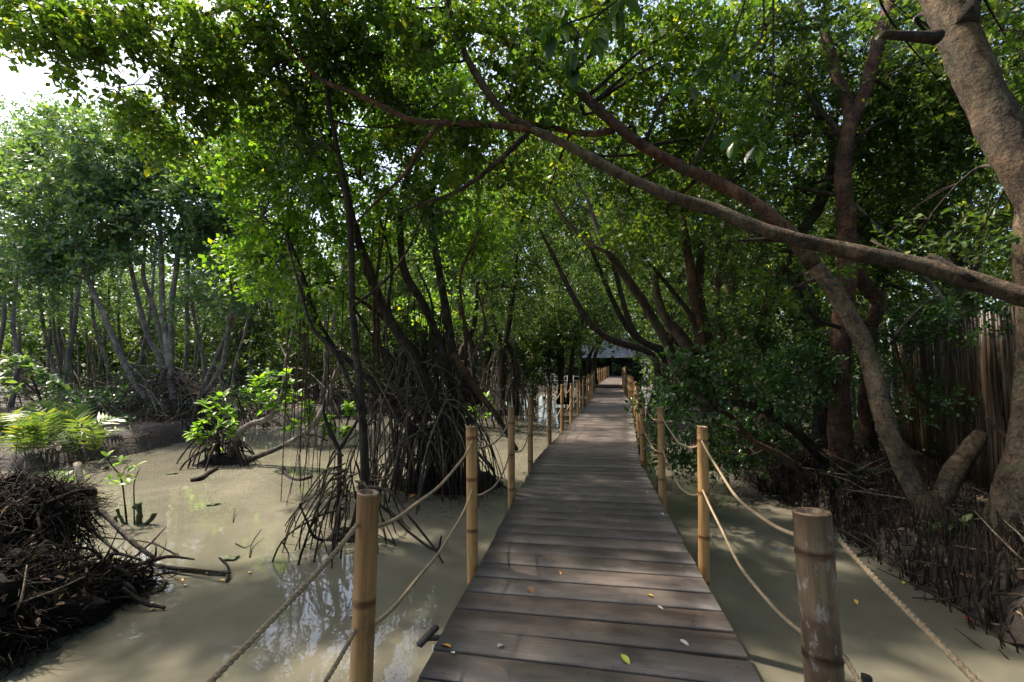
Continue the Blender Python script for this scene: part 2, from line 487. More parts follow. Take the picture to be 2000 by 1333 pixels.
def blob_sprays(c, r, n, g, shell=.45, gap=-.08, gsc=1.0):
    d = unit(g.normal(0, 1, (int(n * 1.7) + 4, 3)))
    rad = shell + (1 - shell) * g.uniform(0, 1, (len(d), 1)) ** .6
    rad *= (1 + .22 * np.sin(d @ np.array([4.0, 1, 2]) + c[0] * 3) + .15 * np.sin(d @ np.array([-2.0, 5, 3]) + c[2] * 5))[:, None]
    p = np.array(c) + d * rad * np.array(r)
    keep = gapn(p, gsc) > gap
    p = p[keep][:n]; d = d[keep][:n]
    dd = d * .8 + g.normal(0, .5, d.shape); dd[:, 2] += .1
    return p, dd

def px_blob(px, py, Y, rx, ry, dep=None):
    c = P(px, py, Y)
    return (c, (rx * Y / FPX, dep or max(.5, (rx + ry) * .5 * Y / FPX), ry * Y / FPX))

def nearest(stems, c):
    best = None
    for st in stems:
        for i, q in enumerate(st[0]):
            dz = q[2] - c[2]
            D = np.linalg.norm(q - np.array(c)) + max(0, dz) * .8
            if best is None or D < best[0]: best = (D, q, st[1][min(i, len(st[1]) - 1)] if not np.isscalar(st[1]) else st[1])
    return best[1], best[2]

DENS = 1.9
def grow(root, stems, blobs, leafm, barkm, leaf=.09, dens=1.2, k=8, seed=1, hires=True, wr=.52, tl=(0, 1), sprayL=.26, shell=.35, gap=-.1, br=.03, sub=6, twigs=.35, limb=True, upb=.9):
    """branches from the stems into each leafy mass, twigs, and one crown of leaves"""
    g = np.random.default_rng(seed)
    crown = MB(); tw = MB()
    L1 = []
    for bi, bl in enumerate(blobs):
        c, r = bl[0], bl[1]
        Y = max(2.0, c[1])
        lp = leaf * FPX / Y
        if len(bl) > 2 and bl[2] is not None: n = int(bl[2])
        else: n = int(DENS * dens * math.pi * (r[0] * FPX / Y) * (r[2] * FPX / Y) / (.16 * lp * lp))
        ns = max(3, n // k)
        p, dd = blob_sprays(np.array(c), np.array(r), ns, g, shell, gap)
        sprays(crown, p, dd, k, sprayL, leaf, wr, g, hires, tlo=tl[0], thi=tl[1], upb=upb)
        # limb into the mass
        subs = []
        if limb and stems:
            q, rq = nearest(stems, c)
            mid = (q + np.array(c)) / 2 + g.normal(0, .12, 3) * np.linalg.norm(q - np.array(c)) + np.array([0, 0, .12 * np.linalg.norm(q - np.array(c))])
            cc = np.array(c) + g.normal(0, .15, 3) * np.array(r)
            pth = catmull([q, mid, cc], step=.16)
            r0 = min(rq * .55, br * 1.4); 
            bm = MB(); bm.tube(pth, np.linspace(r0, max(.006, br * .4), len(pth)), 6, .12, seed=seed + bi)
            for s_ in range(sub):
                a0 = pth[int(g.uniform(.35, 1) * (len(pth) - 1))]
                tip = np.array(c) + unit(g.normal(0, 1, 3)) * np.array(r) * g.uniform(.6, 1.0)
                mm = (a0 + tip) / 2 + g.normal(0, .1, 3) * np.array(r) + np.array([0, 0, .1])
                sp = catmull([a0, mm, tip], step=.2)
                bm.tube(sp, np.linspace(max(.006, br * .4), .003, len(sp)), 4, .1, False, seed=s_)
                subs.append(sp)
            obj('branch', bm, barkm, root)
            subs = np.vstack(subs + [pth[len(pth) // 2:]])
            if twigs:
                m = int(len(p) * twigs)
                pp = p[:m]
                dist = np.linalg.norm(pp[:, None] - subs[None], axis=2)
                ni = dist.argmin(1)
                a = subs[ni]; e = pp + unit(dd[:m]) * sprayL * .8
                dv = unit(e - a); uu = unit(np.cross(dv, np.array([0.3, .2, 1.0]))); vv = np.cross(dv, uu)
                mid = (a + e) / 2 + g.normal(0, .03, a.shape)
                rr = .0035
                rings = []
                for cen, rad in ((a, rr * 1.3), (mid, rr), (e, rr * .5)):
                    for th in (0, 2.09, 4.19): rings.append(cen + (uu * math.cos(th) + vv * math.sin(th)) * rad)
                V = np.stack(rings, 1).reshape(-1, 3)
                b0 = np.arange(m)[:, None] * 9
                qs = []
                for lv in (0, 3):
                    for s3 in range(3): qs.append(b0 + np.array([[lv + s3, lv + (s3 + 1) % 3, lv + 3 + (s3 + 1) % 3, lv + 3 + s3]]))
                if m: tw.add(V, np.concatenate(qs))
    if tw.n: obj('twigs', tw, M['twig'], root, kind='stuff')
    if crown.n: obj('crown', crown, leafm, root, smooth=False, tint=True, kind='stuff')

def stem(root, name, pts, rad, barkm, sides=12, wob=.07, step=.12, seed=0):
    pth = catmull(pts, step=step)
    r = np.interp(np.linspace(0, 1, len(pth)), np.linspace(0, 1, len(rad)), rad)
    mb = MB(); mb.tube(pth, r, sides, wob, seed=seed + int(abs(pth[0][0]) * 100))
    obj(name, mb, barkm, root)
    return (pth, r)

def prop_roots(root, starts, c, n, R0, R1, hz, rad, m, seed, name='prop_root', zend=WATER - .25, arc=.25, th=(0, 6.283)):
    """stilt roots: leave the stems at height, arch out and drop into the water"""
    g = np.random.default_rng(seed)
    for i in range(n):
        a = g.uniform(*th); Rr = g.uniform(R0, R1); h = g.uniform(*hz)
        if starts is not None:
            cand = [q for st in starts for q in st[0] if hz[0] <= q[2] <= hz[1]]
            q = cand[int(g.integers(len(cand)))] if cand else np.array([c[0], c[1], h])
            s0 = q; h = q[2]
        else: s0 = np.array([c[0] + .12 * math.cos(a), c[1] + .12 * math.sin(a), h])
        e = np.array([c[0] + Rr * math.cos(a), c[1] + Rr * math.sin(a) * .8, zend])
        dh = h - zend
        m1 = s0 * .62 + e * .38; m1[2] = h - dh * g.uniform(.02, .2) + arc * .3
        m2 = s0 * .22 + e * .78; m2[2] = h - dh * g.uniform(.38, .55) + arc * .3
        pts = [s0, m1 + g.normal(0, .03, 3), m2 + g.normal(0, .04, 3), e]
        pth = catmull(pts, n=5)
        r0 = g.uniform(*rad)
        mb = MB(); mb.tube(pth, np.linspace(r0, r0 * .65, len(pth)), 6, .12, seed=i)
        if g.uniform() < .3:
            b0 = pth[len(pth) * 2 // 3]; e2 = e + g.normal(0, .25, 3); e2[2] = zend
            mb.tube(catmull([b0, (b0 + e2) / 2 + g.normal(0, .04, 3), e2], n=4), np.linspace(r0 * .6, r0 * .4, 9), 5, .1, seed=i)
        obj(name, mb, m, root)

# ------------------------------------------------------------------ ground and water
def sm(x): x = np.clip(x, 0, 1); return x * x * (3 - 2 * x)
def bank_x(y): return np.where(y < 4, 3.55 + .03 * y, np.where(y < 11, 3.67 + .08 * (y - 4), 4.23 + .26 * (y - 11)))
def ground_h(x, y):
    n = .5 * np.sin(x * 1.3 + y * .7) + .5 * np.sin(x * .6 - y * 1.1 + 2) + .25 * np.sin(x * 3.1 + 1) * np.sin(y * 2.7)
    right = sm((x - bank_x(y) + .18 * n + .25) / .9)
    yb = np.where(x < -8, 14.2, np.where(x < -3, 14.2 + (x + 8) * 2.6, 27.2 + np.maximum(0, (x + 3)) * 1.5))
    left = sm((y - yb + .4 * n) / 2.2)
    fern = sm(((-8.6 - x) + .4 * n) / 1.2) * sm((y - 8.3 + .3 * n) / 1.2)
    edge = sm((-x - 14) / 3)
    back = sm((-y - 9) / 3)
    m = np.maximum.reduce([right, left, fern, edge, back])
    return -1.15 + m * (.98 + .09 * n)
def axis(a, b, near, step, far):
    c = list(np.arange(near[0], near[1] + 1e-6, step)); x = near[1]; s = step
    while x < b: s *= 1.25; x += s; c.append(x)
    x = near[0]; s = step; pre = []
    while x > a: s *= 1.25; x -= s; pre.append(x)
    return np.array(pre[::-1] + c)
gx = axis(-400, 400, (-22, 14), .22, 0); gy = axis(-400, 600, (-3, 34), .22, 0)
XX, YY = np.meshgrid(gx, gy)
ZZ = ground_h(XX, YY)
nx, ny = len(gx), len(gy)
idx = np.arange(nx * ny).reshape(ny, nx)
gq = np.stack([idx[:-1, :-1], idx[:-1, 1:], idx[1:, 1:], idx[1:, :-1]], -1).reshape(-1, 4)
mb = MB(); mb.add(np.stack([XX, YY, ZZ], -1).reshape(-1, 3), gq)
obj('ground', mb, M['mud'], kind='structure', label='dark muddy mangrove ground and banks around the pool')
mb = MB(); mb.add([(-60, -30, WATER), (60, -30, WATER), (60, 70, WATER), (-60, 70, WATER)], [(0, 1, 2, 3)])
obj('water', mb, M['water'], kind='structure', label='still murky greenish brown water under and beside the boardwalk')

# ------------------------------------------------------------------ boardwalk
def path_x(y):
    return .162 * y + .085 * max(0, min(y, 18) - 7.2) + .045 * max(0, min(y, 29) - 18) + .10 * max(0, y - 29)
def deck_z(y):
    if y < 12: return 0.0
    if y < 29: return .0 + .006 * (y - 12)
    return .22 + .012 * (y - 29)
HALF = .81
def tang(y):
    dx = (path_x(y + .3) - path_x(y - .3)) / .6
    return math.atan2(dx, 1.0)
def side_pt(y, s, off=0.0):
    a = tang(y)
    return Vector((path_x(y) + s * (HALF + off) * math.cos(a), y - s * (HALF + off) * math.sin(a), deck_z(y)))

def plank_mesh(seed, L=1.0, Wd=1.0, T=.034):
    """a plank with eased edges, a cupped face and a slightly ragged long edge; the long way is X"""
    g = np.random.default_rng(seed)
    xs = np.linspace(-.5, .5, 9) * 2 * HALF
    prof = [(-.5, -1), (-.5, -.16), (-.48, 0), (0, -.02), (.48, 0), (.5, -.16), (.5, -1)]
    V = []; 
    wv = g.normal(0, .004, len(xs)); wy = g.normal(0, .0015, (len(xs), 2)); tw = g.normal(0, .002)
    for i, x in enumerate(xs):
        for (y, z) in prof:
            e = wy[i][0] if y < 0 else wy[i][1]
            V.append((x + wv[i] * 0, y * Wd + e, z * T * (1 if z < -.5 else 1) + (x * y * tw) + math.sin(x * 2 + seed) * .0012))
    n = len(prof); Q = []
    for i in range(len(xs) - 1):
        for j in range(n):
            Q.append((i * n + j, i * n + (j + 1) % n, (i + 1) * n + (j + 1) % n, (i + 1) * n + j))
    T_ = []
    for i0, fl in ((0, 1), ((len(xs) - 1) * n, 0)):
        for j in range(1, n - 1):
            T_.append((i0, i0 + j, i0 + j + 1) if fl else (i0, i0 + j + 1, i0 + j))
    m = MB(); m.add(V, Q, T_)
    me = m.mesh('plank', smooth=False); me.materials.append(M['wood'])
    return me
walk = thing('boardwalk', 'long straight walkway of dark weathered cross planks over the water', 'boardwalk', (0, 0, 0))
del walk['category']; walk['kind'] = 'structure'
PW = .203
planks = [plank_mesh(i, Wd=PW) for i in range(7)]
s_ = -2.0
yy = -1.6
while yy < 48.0:
    a = tang(yy); c = Vector((path_x(yy), yy, deck_z(yy)))
    wsc = random.uniform(.965, 1.0)
    fan = -.022 + random.gauss(0, .005) + .045 * max(0, min(1, (yy - 2.2) / 3))
    step = (PW * wsc + random.uniform(.015, .021)) * math.cos(a)
    if not (28.9 < yy < 29.15):
        put('plank', planks[random.randrange(7)], walk, (c.x + random.gauss(0, .006), c.y, c.z + random.gauss(0, .0018)), (random.gauss(0, .004), random.gauss(0, .0015), -a + fan), (1 + random.gauss(0, .006), wsc, 1))
    yy += step
nl = MB()
for o in list(walk.children):
    if o.location.y > 14: continue
    for sx in (-.7, 0, .7):
        for sy in (-.06, .06):
            p = o.location + Matrix.Rotation(o.rotation_euler.z, 3, 'Z') @ Vector((sx + random.gauss(0, .012), sy + random.gauss(0, .008), .0))
            a_ = np.arange(6) * math.pi / 3; rr = .0045
            nl.add([(p.x + rr * math.cos(t_), p.y + rr * math.sin(t_), p.z + .0015) for t_ in a_] + [(p.x, p.y, p.z + .0028)], None, [(i_, (i_ + 1) % 6, 6) for i_ in range(6)])
cl = MB(); m_ = 420
yc = rng.uniform(1.4, 16, m_); sgn = np.where(rng.uniform(0, 1, m_) < .5, -1, 1); off_ = sgn * np.where(rng.uniform(0, 1, m_) < .6, rng.uniform(.6, .8, m_), rng.uniform(0, .7, m_))
cc_ = np.array([(path_x(a_) + b_, a_, deck_z(a_) + .006) for a_, b_ in zip(yc, off_)]); dd_ = rng.normal(0, 1, cc_.shape); dd_[:, 2] *= .1
sprays(cl, cc_, dd_, 1, .005, .022, .5, rng, False, droop=0, upb=2.5)
M['crumbs'] = leaf_mat("deck_litter", [(0, (.03, .02, .014)), (.6, (.1, .065, .04)), (.9, (.22, .16, .09)), (1, (.4, .33, .2))], trans=.1, rough=.6)
obj('deck_litter', cl, M['crumbs'], smooth=False, tint=True, kind='stuff', label='scattered tiny dead leaf crumbs lying on the boardwalk planks')
obj('nail_heads', nl, M['hut_dark'], walk, kind='stuff')
# riser at the step up, stringers and cross beams
mb = MB(); a = tang(29); mb.box((path_x(28.98), 28.98, deck_z(28.9) + .12), (1.64, .04, .2), Matrix.Rotation(-a, 3, 'Z')); obj('riser', mb, M['stick_pale'], walk, smooth=False)
for s in (-.78, 0, .78):
    mb = MB()
    ys = np.arange(-1.5, 48, 1.0)
    for k in range(len(ys) - 1):
        y0, y1 = ys[k], ys[k + 1] - .004
        p0 = side_pt(y0, s / HALF * 1.0, 0 if s else -HALF); p1 = side_pt(y1, s / HALF, 0 if s else -HALF)
        if s: p0 = Vector((path_x(y0) + s * .93, y0, deck_z(y0))); p1 = Vector((path_x(y1) + s * .93, y1, deck_z(y1)))
        dz0 = -.038; hh = .12; ww = .035
        V = [(p0.x - ww, p0.y, p0.z + dz0), (p0.x + ww, p0.y, p0.z + dz0), (p0.x + ww, p0.y, p0.z + dz0 - hh), (p0.x - ww, p0.y, p0.z + dz0 - hh),
             (p1.x - ww, p1.y, p1.z + dz0), (p1.x + ww, p1.y, p1.z + dz0), (p1.x + ww, p1.y, p1.z + dz0 - hh), (p1.x - ww, p1.y, p1.z + dz0 - hh)]
        mb.add(V, [(0, 1, 2, 3), (7, 6, 5, 4), (0, 4, 5, 1), (1, 5, 6, 2), (2, 6, 7, 3), (3, 7, 4, 0)])
    obj('stringer', mb, M['hut_dark'], walk, smooth=False)
for k in range(26):
    y0 = 1.72 + 1.83 * k
    p = Vector((path_x(y0), y0, deck_z(y0) - .165 - .06)); mb = MB()
    mb.box(p, (1.62, .1, .12), Matrix.Rotation(-tang(y0), 3, 'Z'))
    obj('cross_beam', mb, M['hut_dark'], walk, smooth=False)
    for s in (-1, 1):
        q = side_pt(y0, s, -.14); mb = MB(); mb.tube([(q.x, q.y, -1.3), (q.x, q.y, -.8), (q.x, q.y, deck_z(y0) - .29)], .055, 8, .05); obj('pile', mb, M['bark_dark'], walk)
# the loose splintered board at the left edge
pc = G(836, 1242, -.02)
mb = MB(); rm = Euler((0, R(-8), R(62))).to_matrix(); mb.box(pc, (.16, .035, .02), rm)
obj('broken_board', mb, M['hut_dark'], walk, smooth=False)
mb = MB(); mb.box(pc + Vector((.05, -.0, -.012)), (.1, .025, .02), Euler((0, 0, R(5))).to_matrix()); obj('broken_board', mb, M['hut_dark'], walk, smooth=False)

# ------------------------------------------------------------------ rope railings of bamboo posts
def bamboo_post(seed, r, h, below, grey=False):
    g = np.random.default_rng(seed)
    zs = []; rs = []
    z = -below; nodes = []
    zn = -below + g.uniform(.05, .3)
    while zn < h - .05: nodes.append(zn); zn += g.uniform(.3, .42)
    pts = sorted(set([-below, h] + [round(n_ + d_, 4) for n_ in nodes for d_ in (-.022, -.007, 0, .006, .02)]))
    for z in pts:
        rr = r * (1 - .05 * (z / h if z > 0 else 0))
        for n_ in nodes:
            if abs(z - n_) < .001: rr *= .975
            elif abs(z - n_ + .007) < .001: rr *= 1.05
            elif abs(z - n_ - .006) < .001: rr *= 1.035
        rs.append(rr); zs.append(z)
    m = MB(); sides = 18
    bend = g.normal(0, .006, 2)
    th = np.arange(sides) * 2 * np.pi / sides; V = []
    ov = g.uniform(.97, 1.03)
    for z, rr in zip(zs, rs):
        bx, by = bend * math.sin((z + below) * 1.7)
        for t in th: V.append((rr * ov * math.cos(t) + bx, rr / ov * math.sin(t) + by, z + (0.004 * math.cos(t + seed) if z == h else 0)))
    n = len(zs)
    Q = [(i * sides + j, i * sides + (j + 1) % sides, (i + 1) * sides + (j + 1) % sides, (i + 1) * sides + j) for i in range(n - 1) for j in range(sides)]
    nt_ = [1.0 if any(abs(z - n_) < .009 for n_ in nodes) else (.35 if any(abs(z - n_) < .03 for n_ in nodes) else (.8 if h - z < .03 else 0.0)) for z in zs]
    m.add(V, Q, None, np.repeat(nt_, sides))
    # cut end: rim, wall and recessed diaphragm
    c = MB(); V = []
    top = np.array(V if False else [(rs[-1] * k2 * ov * math.cos(t) + bx, rs[-1] * k2 / ov * math.sin(t) + by, h + dz + .004 * math.cos(t + seed)) for k2, dz in ((1.0, 0.0), (.97, .004), (.76, .004), (.72, -.008), (.35, -.012), (.3, -.006)) for t in th])
    Q2 = [(i * sides + j, i * sides + (j + 1) % sides, (i + 1) * sides + (j + 1) % sides, (i + 1) * sides + j) for i in range(5) for j in range(sides)]
    ct = len(top); top = np.vstack([top, (bx, by, h - .012)])
    T2 = [(5 * sides + j, 5 * sides + (j + 1) % sides, ct) for j in range(sides)]
    c.add(top, Q2, T2)
    a = m.mesh('post', tint=True); b = c.mesh('cut_end', smooth=False)
    a.materials.append(M['bamboo_grey'] if grey else M['bamboo']); b.materials.append(M['bamboo_cut'])
    return a, b

def rope_mesh(p0, p1, sag, r=.0085, near=True, seed=0):
    p0 = np.array(p0); p1 = np.array(p1); L = np.linalg.norm(p1 - p0)
    n = int(L / (.006 if near else .08)) + 4
    t = np.linspace(0, 1, n)
    c = p0[None] * (1 - t)[:, None] + p1[None] * t[:, None]
    c[:, 2] -= sag * 4 * t * (1 - t)
    c[:, 0] += .01 * np.sin(t * 7 + seed); c[:, 2] += .004 * np.sin(t * 17 + seed)
    m = MB()
    if not near: m.tube(c, r, 5); return m
    tg = unit(np.gradient(c, axis=0)); u = unit(np.cross(tg, np.array([0, 0, 1.0]))); v = np.cross(tg, u)
    sides = 12; th = np.arange(sides) * 2 * np.pi / sides
    lob = np.abs(np.sin(th * 1.5))            # three strands
    rr = r * (.72 + .36 * lob)
    tw = (t * L / .05 * 2 * np.pi / 1.0)[:, None] + th[None]
    V = c[:, None] + u[:, None] * (np.cos(tw) * rr[None])[..., None] + v[:, None] * (np.sin(tw) * rr[None])[..., None]
    i = np.arange(n - 1)[:, None]; j = np.arange(sides)[None]
    q = np.stack([i * sides + j, i * sides + (j + 1) % sides, (i + 1) * sides + (j + 1) % sides, (i + 1) * sides + j], -1).reshape(-1, 4)
    m.add(V.reshape(-1, 3), q)
    return m

for s, lab in ((-1, 'railing of tan bamboo posts and two sagging ropes on the pool side of the boardwalk'),
               (1, 'railing of bamboo posts and sagging ropes with a thick grey first post')):
    rail = thing('rope_railing', lab, 'rope railing', tuple(side_pt(0, s)), 'rope railings along the boardwalk')
    prev = None
    spots = [-.2] + [1.72 + 1.83 * k for k in range(26)]
    if s > 0: spots[1] = 1.58
    meshes = [bamboo_post(40 + i + (9 if s > 0 else 0), .042, 1.03, .75) for i in range(6)]
    big = bamboo_post(77, .061, 1.0, .75, True)
    for k, y0 in enumerate(spots):
        j = 0 if k < 4 else random.gauss(0, .03)
        q = side_pt(y0 + j + s * .14, s, .055 if k != 1 else (.0 if s > 0 else .02))
        if k > 10: q = q + Vector((random.gauss(0, .02), 0, 0))
        isbig = (s > 0 and k == 1)
        me = big if isbig else meshes[k % 6]
        tl = (random.gauss(0, .012), random.gauss(0, .012), random.uniform(0, 6.28)) if k > 1 else (0, 0, 0)
        props = {'label': 'thick grey weathered bamboo post'} if isbig else {}
        hs = 1 + (random.gauss(0, .02) if k > 2 else 0)
        if k == 1: tl = (0, -.05 if s > 0 else .03, 0)
        po = put('post', me[0], rail, q, tl, (1, 1, hs), **props)
        co = bpy.data.objects.new('cut_end', me[1]); COL.objects.link(co); co.parent = po
        if prev is not None:
            near = y0 < 9
            pr = .062 if isbig else .042
            dv = (q - prev[0]); dv.z = 0; dv.normalize()
            for hgt, sg in ((.9, .13), (.53, .15)):
                if y0 > 30 and hgt < .6: continue
                a0 = prev[0] + dv * (prev[1] - .006) + Vector((0, 0, hgt - .02)); a1 = q - dv * (pr - .006) + Vector((0, 0, hgt + .03))
                obj('rope', rope_mesh(a0, a1, sg * random.uniform(.8, 1.15), near=near, seed=k), M['rope'], rail)
                if near:
                    kn = MB(); kp = a0; 
                    kn.tube([kp - dv * .012, kp, kp + dv * .014], [.011, .0155, .01], 8, .1); obj('rope_knot', kn, M['rope'], rail)
        prev = (q, .062 if isbig else .042)
# small stub post beside the thick grey one
st = thing('post_stub', 'short broken post stub sticking out of the water under the thick grey bamboo post', 'post stub', (1.5, 1.72, -.6))
q = P(1690, 1320, 1.75); mb = MB(); mb.tube([(q.x, q.y, -1.1), (q.x, q.y, q.z - .1), (q.x + .003, q.y, q.z)], [.02, .019, .017], 7, .1); obj('stub', mb, M['bark_dark'], st)

# ------------------------------------------------------------------ the central mangrove and the thin one in front of it
GRP_T = 'mangrove trees around the pool'
def mtree(label, base, group=GRP_T, name='mangrove_tree', cat='mangrove tree'):
    return thing(name, label, cat, base, group)

t = mtree('large many-stemmed mangrove on a dense cage of stilt roots left of the boardwalk', P(860, 950, 8.0))
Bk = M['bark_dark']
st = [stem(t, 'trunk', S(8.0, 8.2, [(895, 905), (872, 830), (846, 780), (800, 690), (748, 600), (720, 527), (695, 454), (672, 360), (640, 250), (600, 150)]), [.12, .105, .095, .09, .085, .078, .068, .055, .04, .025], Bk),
      stem(t, 'trunk', S(8.3, 8.6, [(905, 900), (897, 830), (878, 740), (860, 680), (830, 600), (790, 530), (783, 433), (800, 330), (850, 240)]), [.11, .095, .085, .078, .072, .066, .058, .048, .028], Bk),
      stem(t, 'trunk', S(8.4, 8.9, [(935, 790), (900, 725), (884, 685), (874, 625), (856, 520), (842, 433), (850, 340), (880, 260)]), [.1, .09, .08, .075, .066, .06, .05, .028], Bk),
      stem(t, 'trunk', S(8.0, 7.6, [(860, 900), (810, 840), (762, 790), (712, 730), (650, 680), (612, 610), (590, 540), (560, 460)]), [.09, .08, .075, .068, .06, .052, .045, .03], Bk),
      stem(t, 'branch', S(8.2, 8.0, [(1010, 880), (975, 820), (938, 772), (914, 736), (885, 690)]), [.035, .045, .055, .055, .05], M['bark_red']),
      stem(t, 'branch', S(8.2, 8.5, [(846, 780), (820, 700), (770, 640), (700, 585), (640, 560)]), [.06, .05, .045, .035, .02], Bk)]
for q in ([(800, 850), (770, 760), (745, 690), (735, 600), (712, 520), (700, 440)], [(840, 820), (800, 740), (730, 660), (690, 600), (640, 520)], [(900, 800), (910, 700), (905, 620), (900, 540), (935, 450)], [(780, 760), (790, 690), (760, 600), (765, 520), (740, 420)],
          [(735, 780), (738, 690), (730, 600), (742, 500), (760, 400)], [(880, 760), (840, 680), (845, 600), (815, 520)], [(930, 770), (925, 700), (948, 640), (930, 560)]):
    st.append(stem(t, 'branch', S(8.0 + .1 * len(st) % .9, 8.4, q), [.035, .032, .028, .024, .016], Bk if len(st) % 2 else M['bark_red'], 7, .12))
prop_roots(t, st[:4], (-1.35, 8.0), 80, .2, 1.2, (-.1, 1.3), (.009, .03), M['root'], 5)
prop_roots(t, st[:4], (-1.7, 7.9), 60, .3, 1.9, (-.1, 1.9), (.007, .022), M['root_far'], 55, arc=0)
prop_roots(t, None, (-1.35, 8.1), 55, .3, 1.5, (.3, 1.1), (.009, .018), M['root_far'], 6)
mm_ = MB()
gI = np.random.default_rng(3)
th = np.linspace(0, 6.283, 26, endpoint=False)
ring = lambda c, rx, ry, z, j: [(c[0] + rx * math.cos(a) * (1 + .12 * math.sin(3 * a + j)), c[1] + ry * math.sin(a) * (1 + .12 * math.sin(2 * a + j)), z + .02 * math.sin(5 * a)) for a in th]
def mound(root, c, rx, ry, top, m, name='mud_mound'):
    mb = MB(); V = []; n = len(th)
    for f, z in ((1.0, -.75), (.92, -.58), (.75, -.58 + (top + .58) * .5), (.45, -.58 + (top + .58) * .85), (.05, top)):
        V += ring(c, rx * f, ry * f, z, f * 9)
    mb.add(V, [(i * n + j, i * n + (j + 1) % n, (i + 1) * n + (j + 1) % n, (i + 1) * n + j) for i in range(4) for j in range(n)])
    obj(name, mb, m, root)
mound(t, (-1.15, 8.15), .95, .75, -.32, M['peat'])
bl = [px_blob(*b) for b in [(500, 300, 8.6, 80, 80), (600, 230, 8.4, 120, 90), (500, 440, 8.2, 75, 80), (590, 400, 8.4, 105, 100), (560, 520, 8.0, 80, 60), (720, 340, 8.6, 110, 100),
      (700, 200, 8.4, 130, 100), (840, 300, 8.8, 110, 90), (690, 480, 8.6, 80, 60), (900, 400, 9.2, 90, 80), (640, 560, 7.9, 60, 50), (820, 160, 8.8, 130, 90), (590, 630, 7.8, 40, 40), (930, 500, 9.3, 70, 50), (540, 380, 9.0, 80, 70), (470, 350, 8.6, 50, 60), (780, 420, 9.4, 90, 70), (640, 330, 9.2, 100, 80), (470, 240, 8.8, 60, 50), (480, 520, 8.4, 50, 50)]]
grow(t, st, bl, M['leaf_fresh'], Bk, leaf=.12, dens=1.0, wr=.58, seed=11, hires=False, br=.03, tl=(0, .95))
g = np.random.default_rng(19)
for k in range(64):
    sst = st[int(g.integers(4))]; cand = sst[0][(sst[0][:, 2] > .6) & (sst[0][:, 2] < 3.2)]
    a = cand[int(g.integers(len(cand)))]; e = a + np.array([g.normal(0, .1), g.normal(0, .12), 0]); e[2] = g.uniform(-.7, -.5) if g.uniform() < .75 else g.uniform(-.3, .6)
    mb = MB(); rr = g.uniform(.006, .014)
    mb.tube(catmull([a, (a * .6 + e * .4) + g.normal(0, .05, 3), (a * .25 + e * .75) + g.normal(0, .04, 3), e], n=4), [rr, rr * .8, rr * .6], 5, .15, seed=k); obj('aerial_root', mb, M['root'] if g.uniform() < .7 else M['root_far'], t)
# aerial roots that hang from it
g = np.random.default_rng(21)
for (px, y0, y1, Y) in [(592, 600, 880, 7.6), (560, 620, 1010, 7.2), (612, 590, 910, 7.6), (640, 590, 860, 7.8), (738, 450, 770, 7.9), (727, 430, 700, 7.9), (752, 500, 800, 7.8), (668, 560, 860, 7.7), (577, 700, 860, 7.5), (880, 560, 720, 8.3), (620, 640, 850, 7.7), (700, 620, 900, 7.7), (655, 700, 900, 7.7), (826, 560, 800, 8.2)]:
    mb = MB(); a = P(px + 3, y0, Y); b = P(px - 8 + g.uniform(-6, 6), y1, Y)
    mb.tube(catmull([a, (a + b) / 2 + Vector((g.uniform(-.04, .04), 0, 0)), b], n=6), [.011, .009, .006], 5, .1)
    obj('aerial_root', mb, M['root'] if g.uniform() < .5 else M['bark_red'], t)

t = mtree('thin dark upright mangrove on small arching stilt roots behind the first bamboo post', P(685, 1050, 5.7))
st = [stem(t, 'trunk', S(5.7, 6.2, [(683, 1060), (700, 1000), (712, 950), (710, 860), (702, 745), (699, 720), (688, 600), (685, 478), (676, 380), (655, 270), (640, 180), (650, 80)]), [.055, .055, .055, .05, .047, .045, .043, .04, .035, .03, .022, .015], Bk, 10, .1, .08),
      stem(t, 'trunk', S(5.8, 5.9, [(652, 1060), (660, 1010), (662, 942), (662, 880), (645, 850), (632, 805), (634, 780)]), [.035, .035, .034, .032, .028, .022, .016], Bk, 8, .12, .08),
      stem(t, 'branch', S(5.85, 5.9, [(662, 880), (680, 850), (700, 818), (706, 780)]), [.026, .022, .018, .012], Bk, 8),
      stem(t, 'branch', S(5.9, 6.6, [(688, 600), (740, 560), (790, 500), (830, 410)]), [.022, .02, .016, .01], Bk, 8),
      stem(t, 'branch', S(5.8, 6.3, [(703, 800), (660, 700), (610, 640), (585, 560), (560, 470)]), [.03, .028, .024, .02, .012], Bk, 8)]
prop_roots(t, None, (-1.98, 5.75), 22, .3, 1.25, (-.35, .45), (.008, .017), M['root'], 8, zend=-.85, th=(1.4, 5.6), arc=.1)
prop_roots(t, None, (-1.98, 5.75), 14, .5, 1.1, (-.2, .15), (.009, .015), M['root'], 9, zend=-.85)
for pts in ([(700, 950), (760, 960), (800, 1010), (840, 1060), (865, 1100)], [(740, 985), (770, 1010), (800, 1040), (850, 1075), (862, 1048)], [(688, 1060), (590, 1070), (545, 1140), (495, 1188)],
            [(668, 1080), (590, 1110), (560, 1150), (545, 1210)], [(650, 1060), (615, 1050), (600, 1020), (585, 985)]):
    q = [G(a, b, -.35 if i < len(pts) - 1 else -.7) if i else P(a, b, 5.7) for i, (a, b) in enumerate(pts)]
    q = [P(a, b, 5.75 - .95 * i / (len(pts) - 1)) for i, (a, b) in enumerate(pts)]
    mb = MB(); pth = catmull(q, n=5); mb.tube(pth, np.linspace(.021, .009, len(pth)), 7, .15, seed=4); obj('prop_root', mb, M['bark_dark'], t)
mound(t, (-2.0, 5.72), .3, .22, -.5, M['peat'])
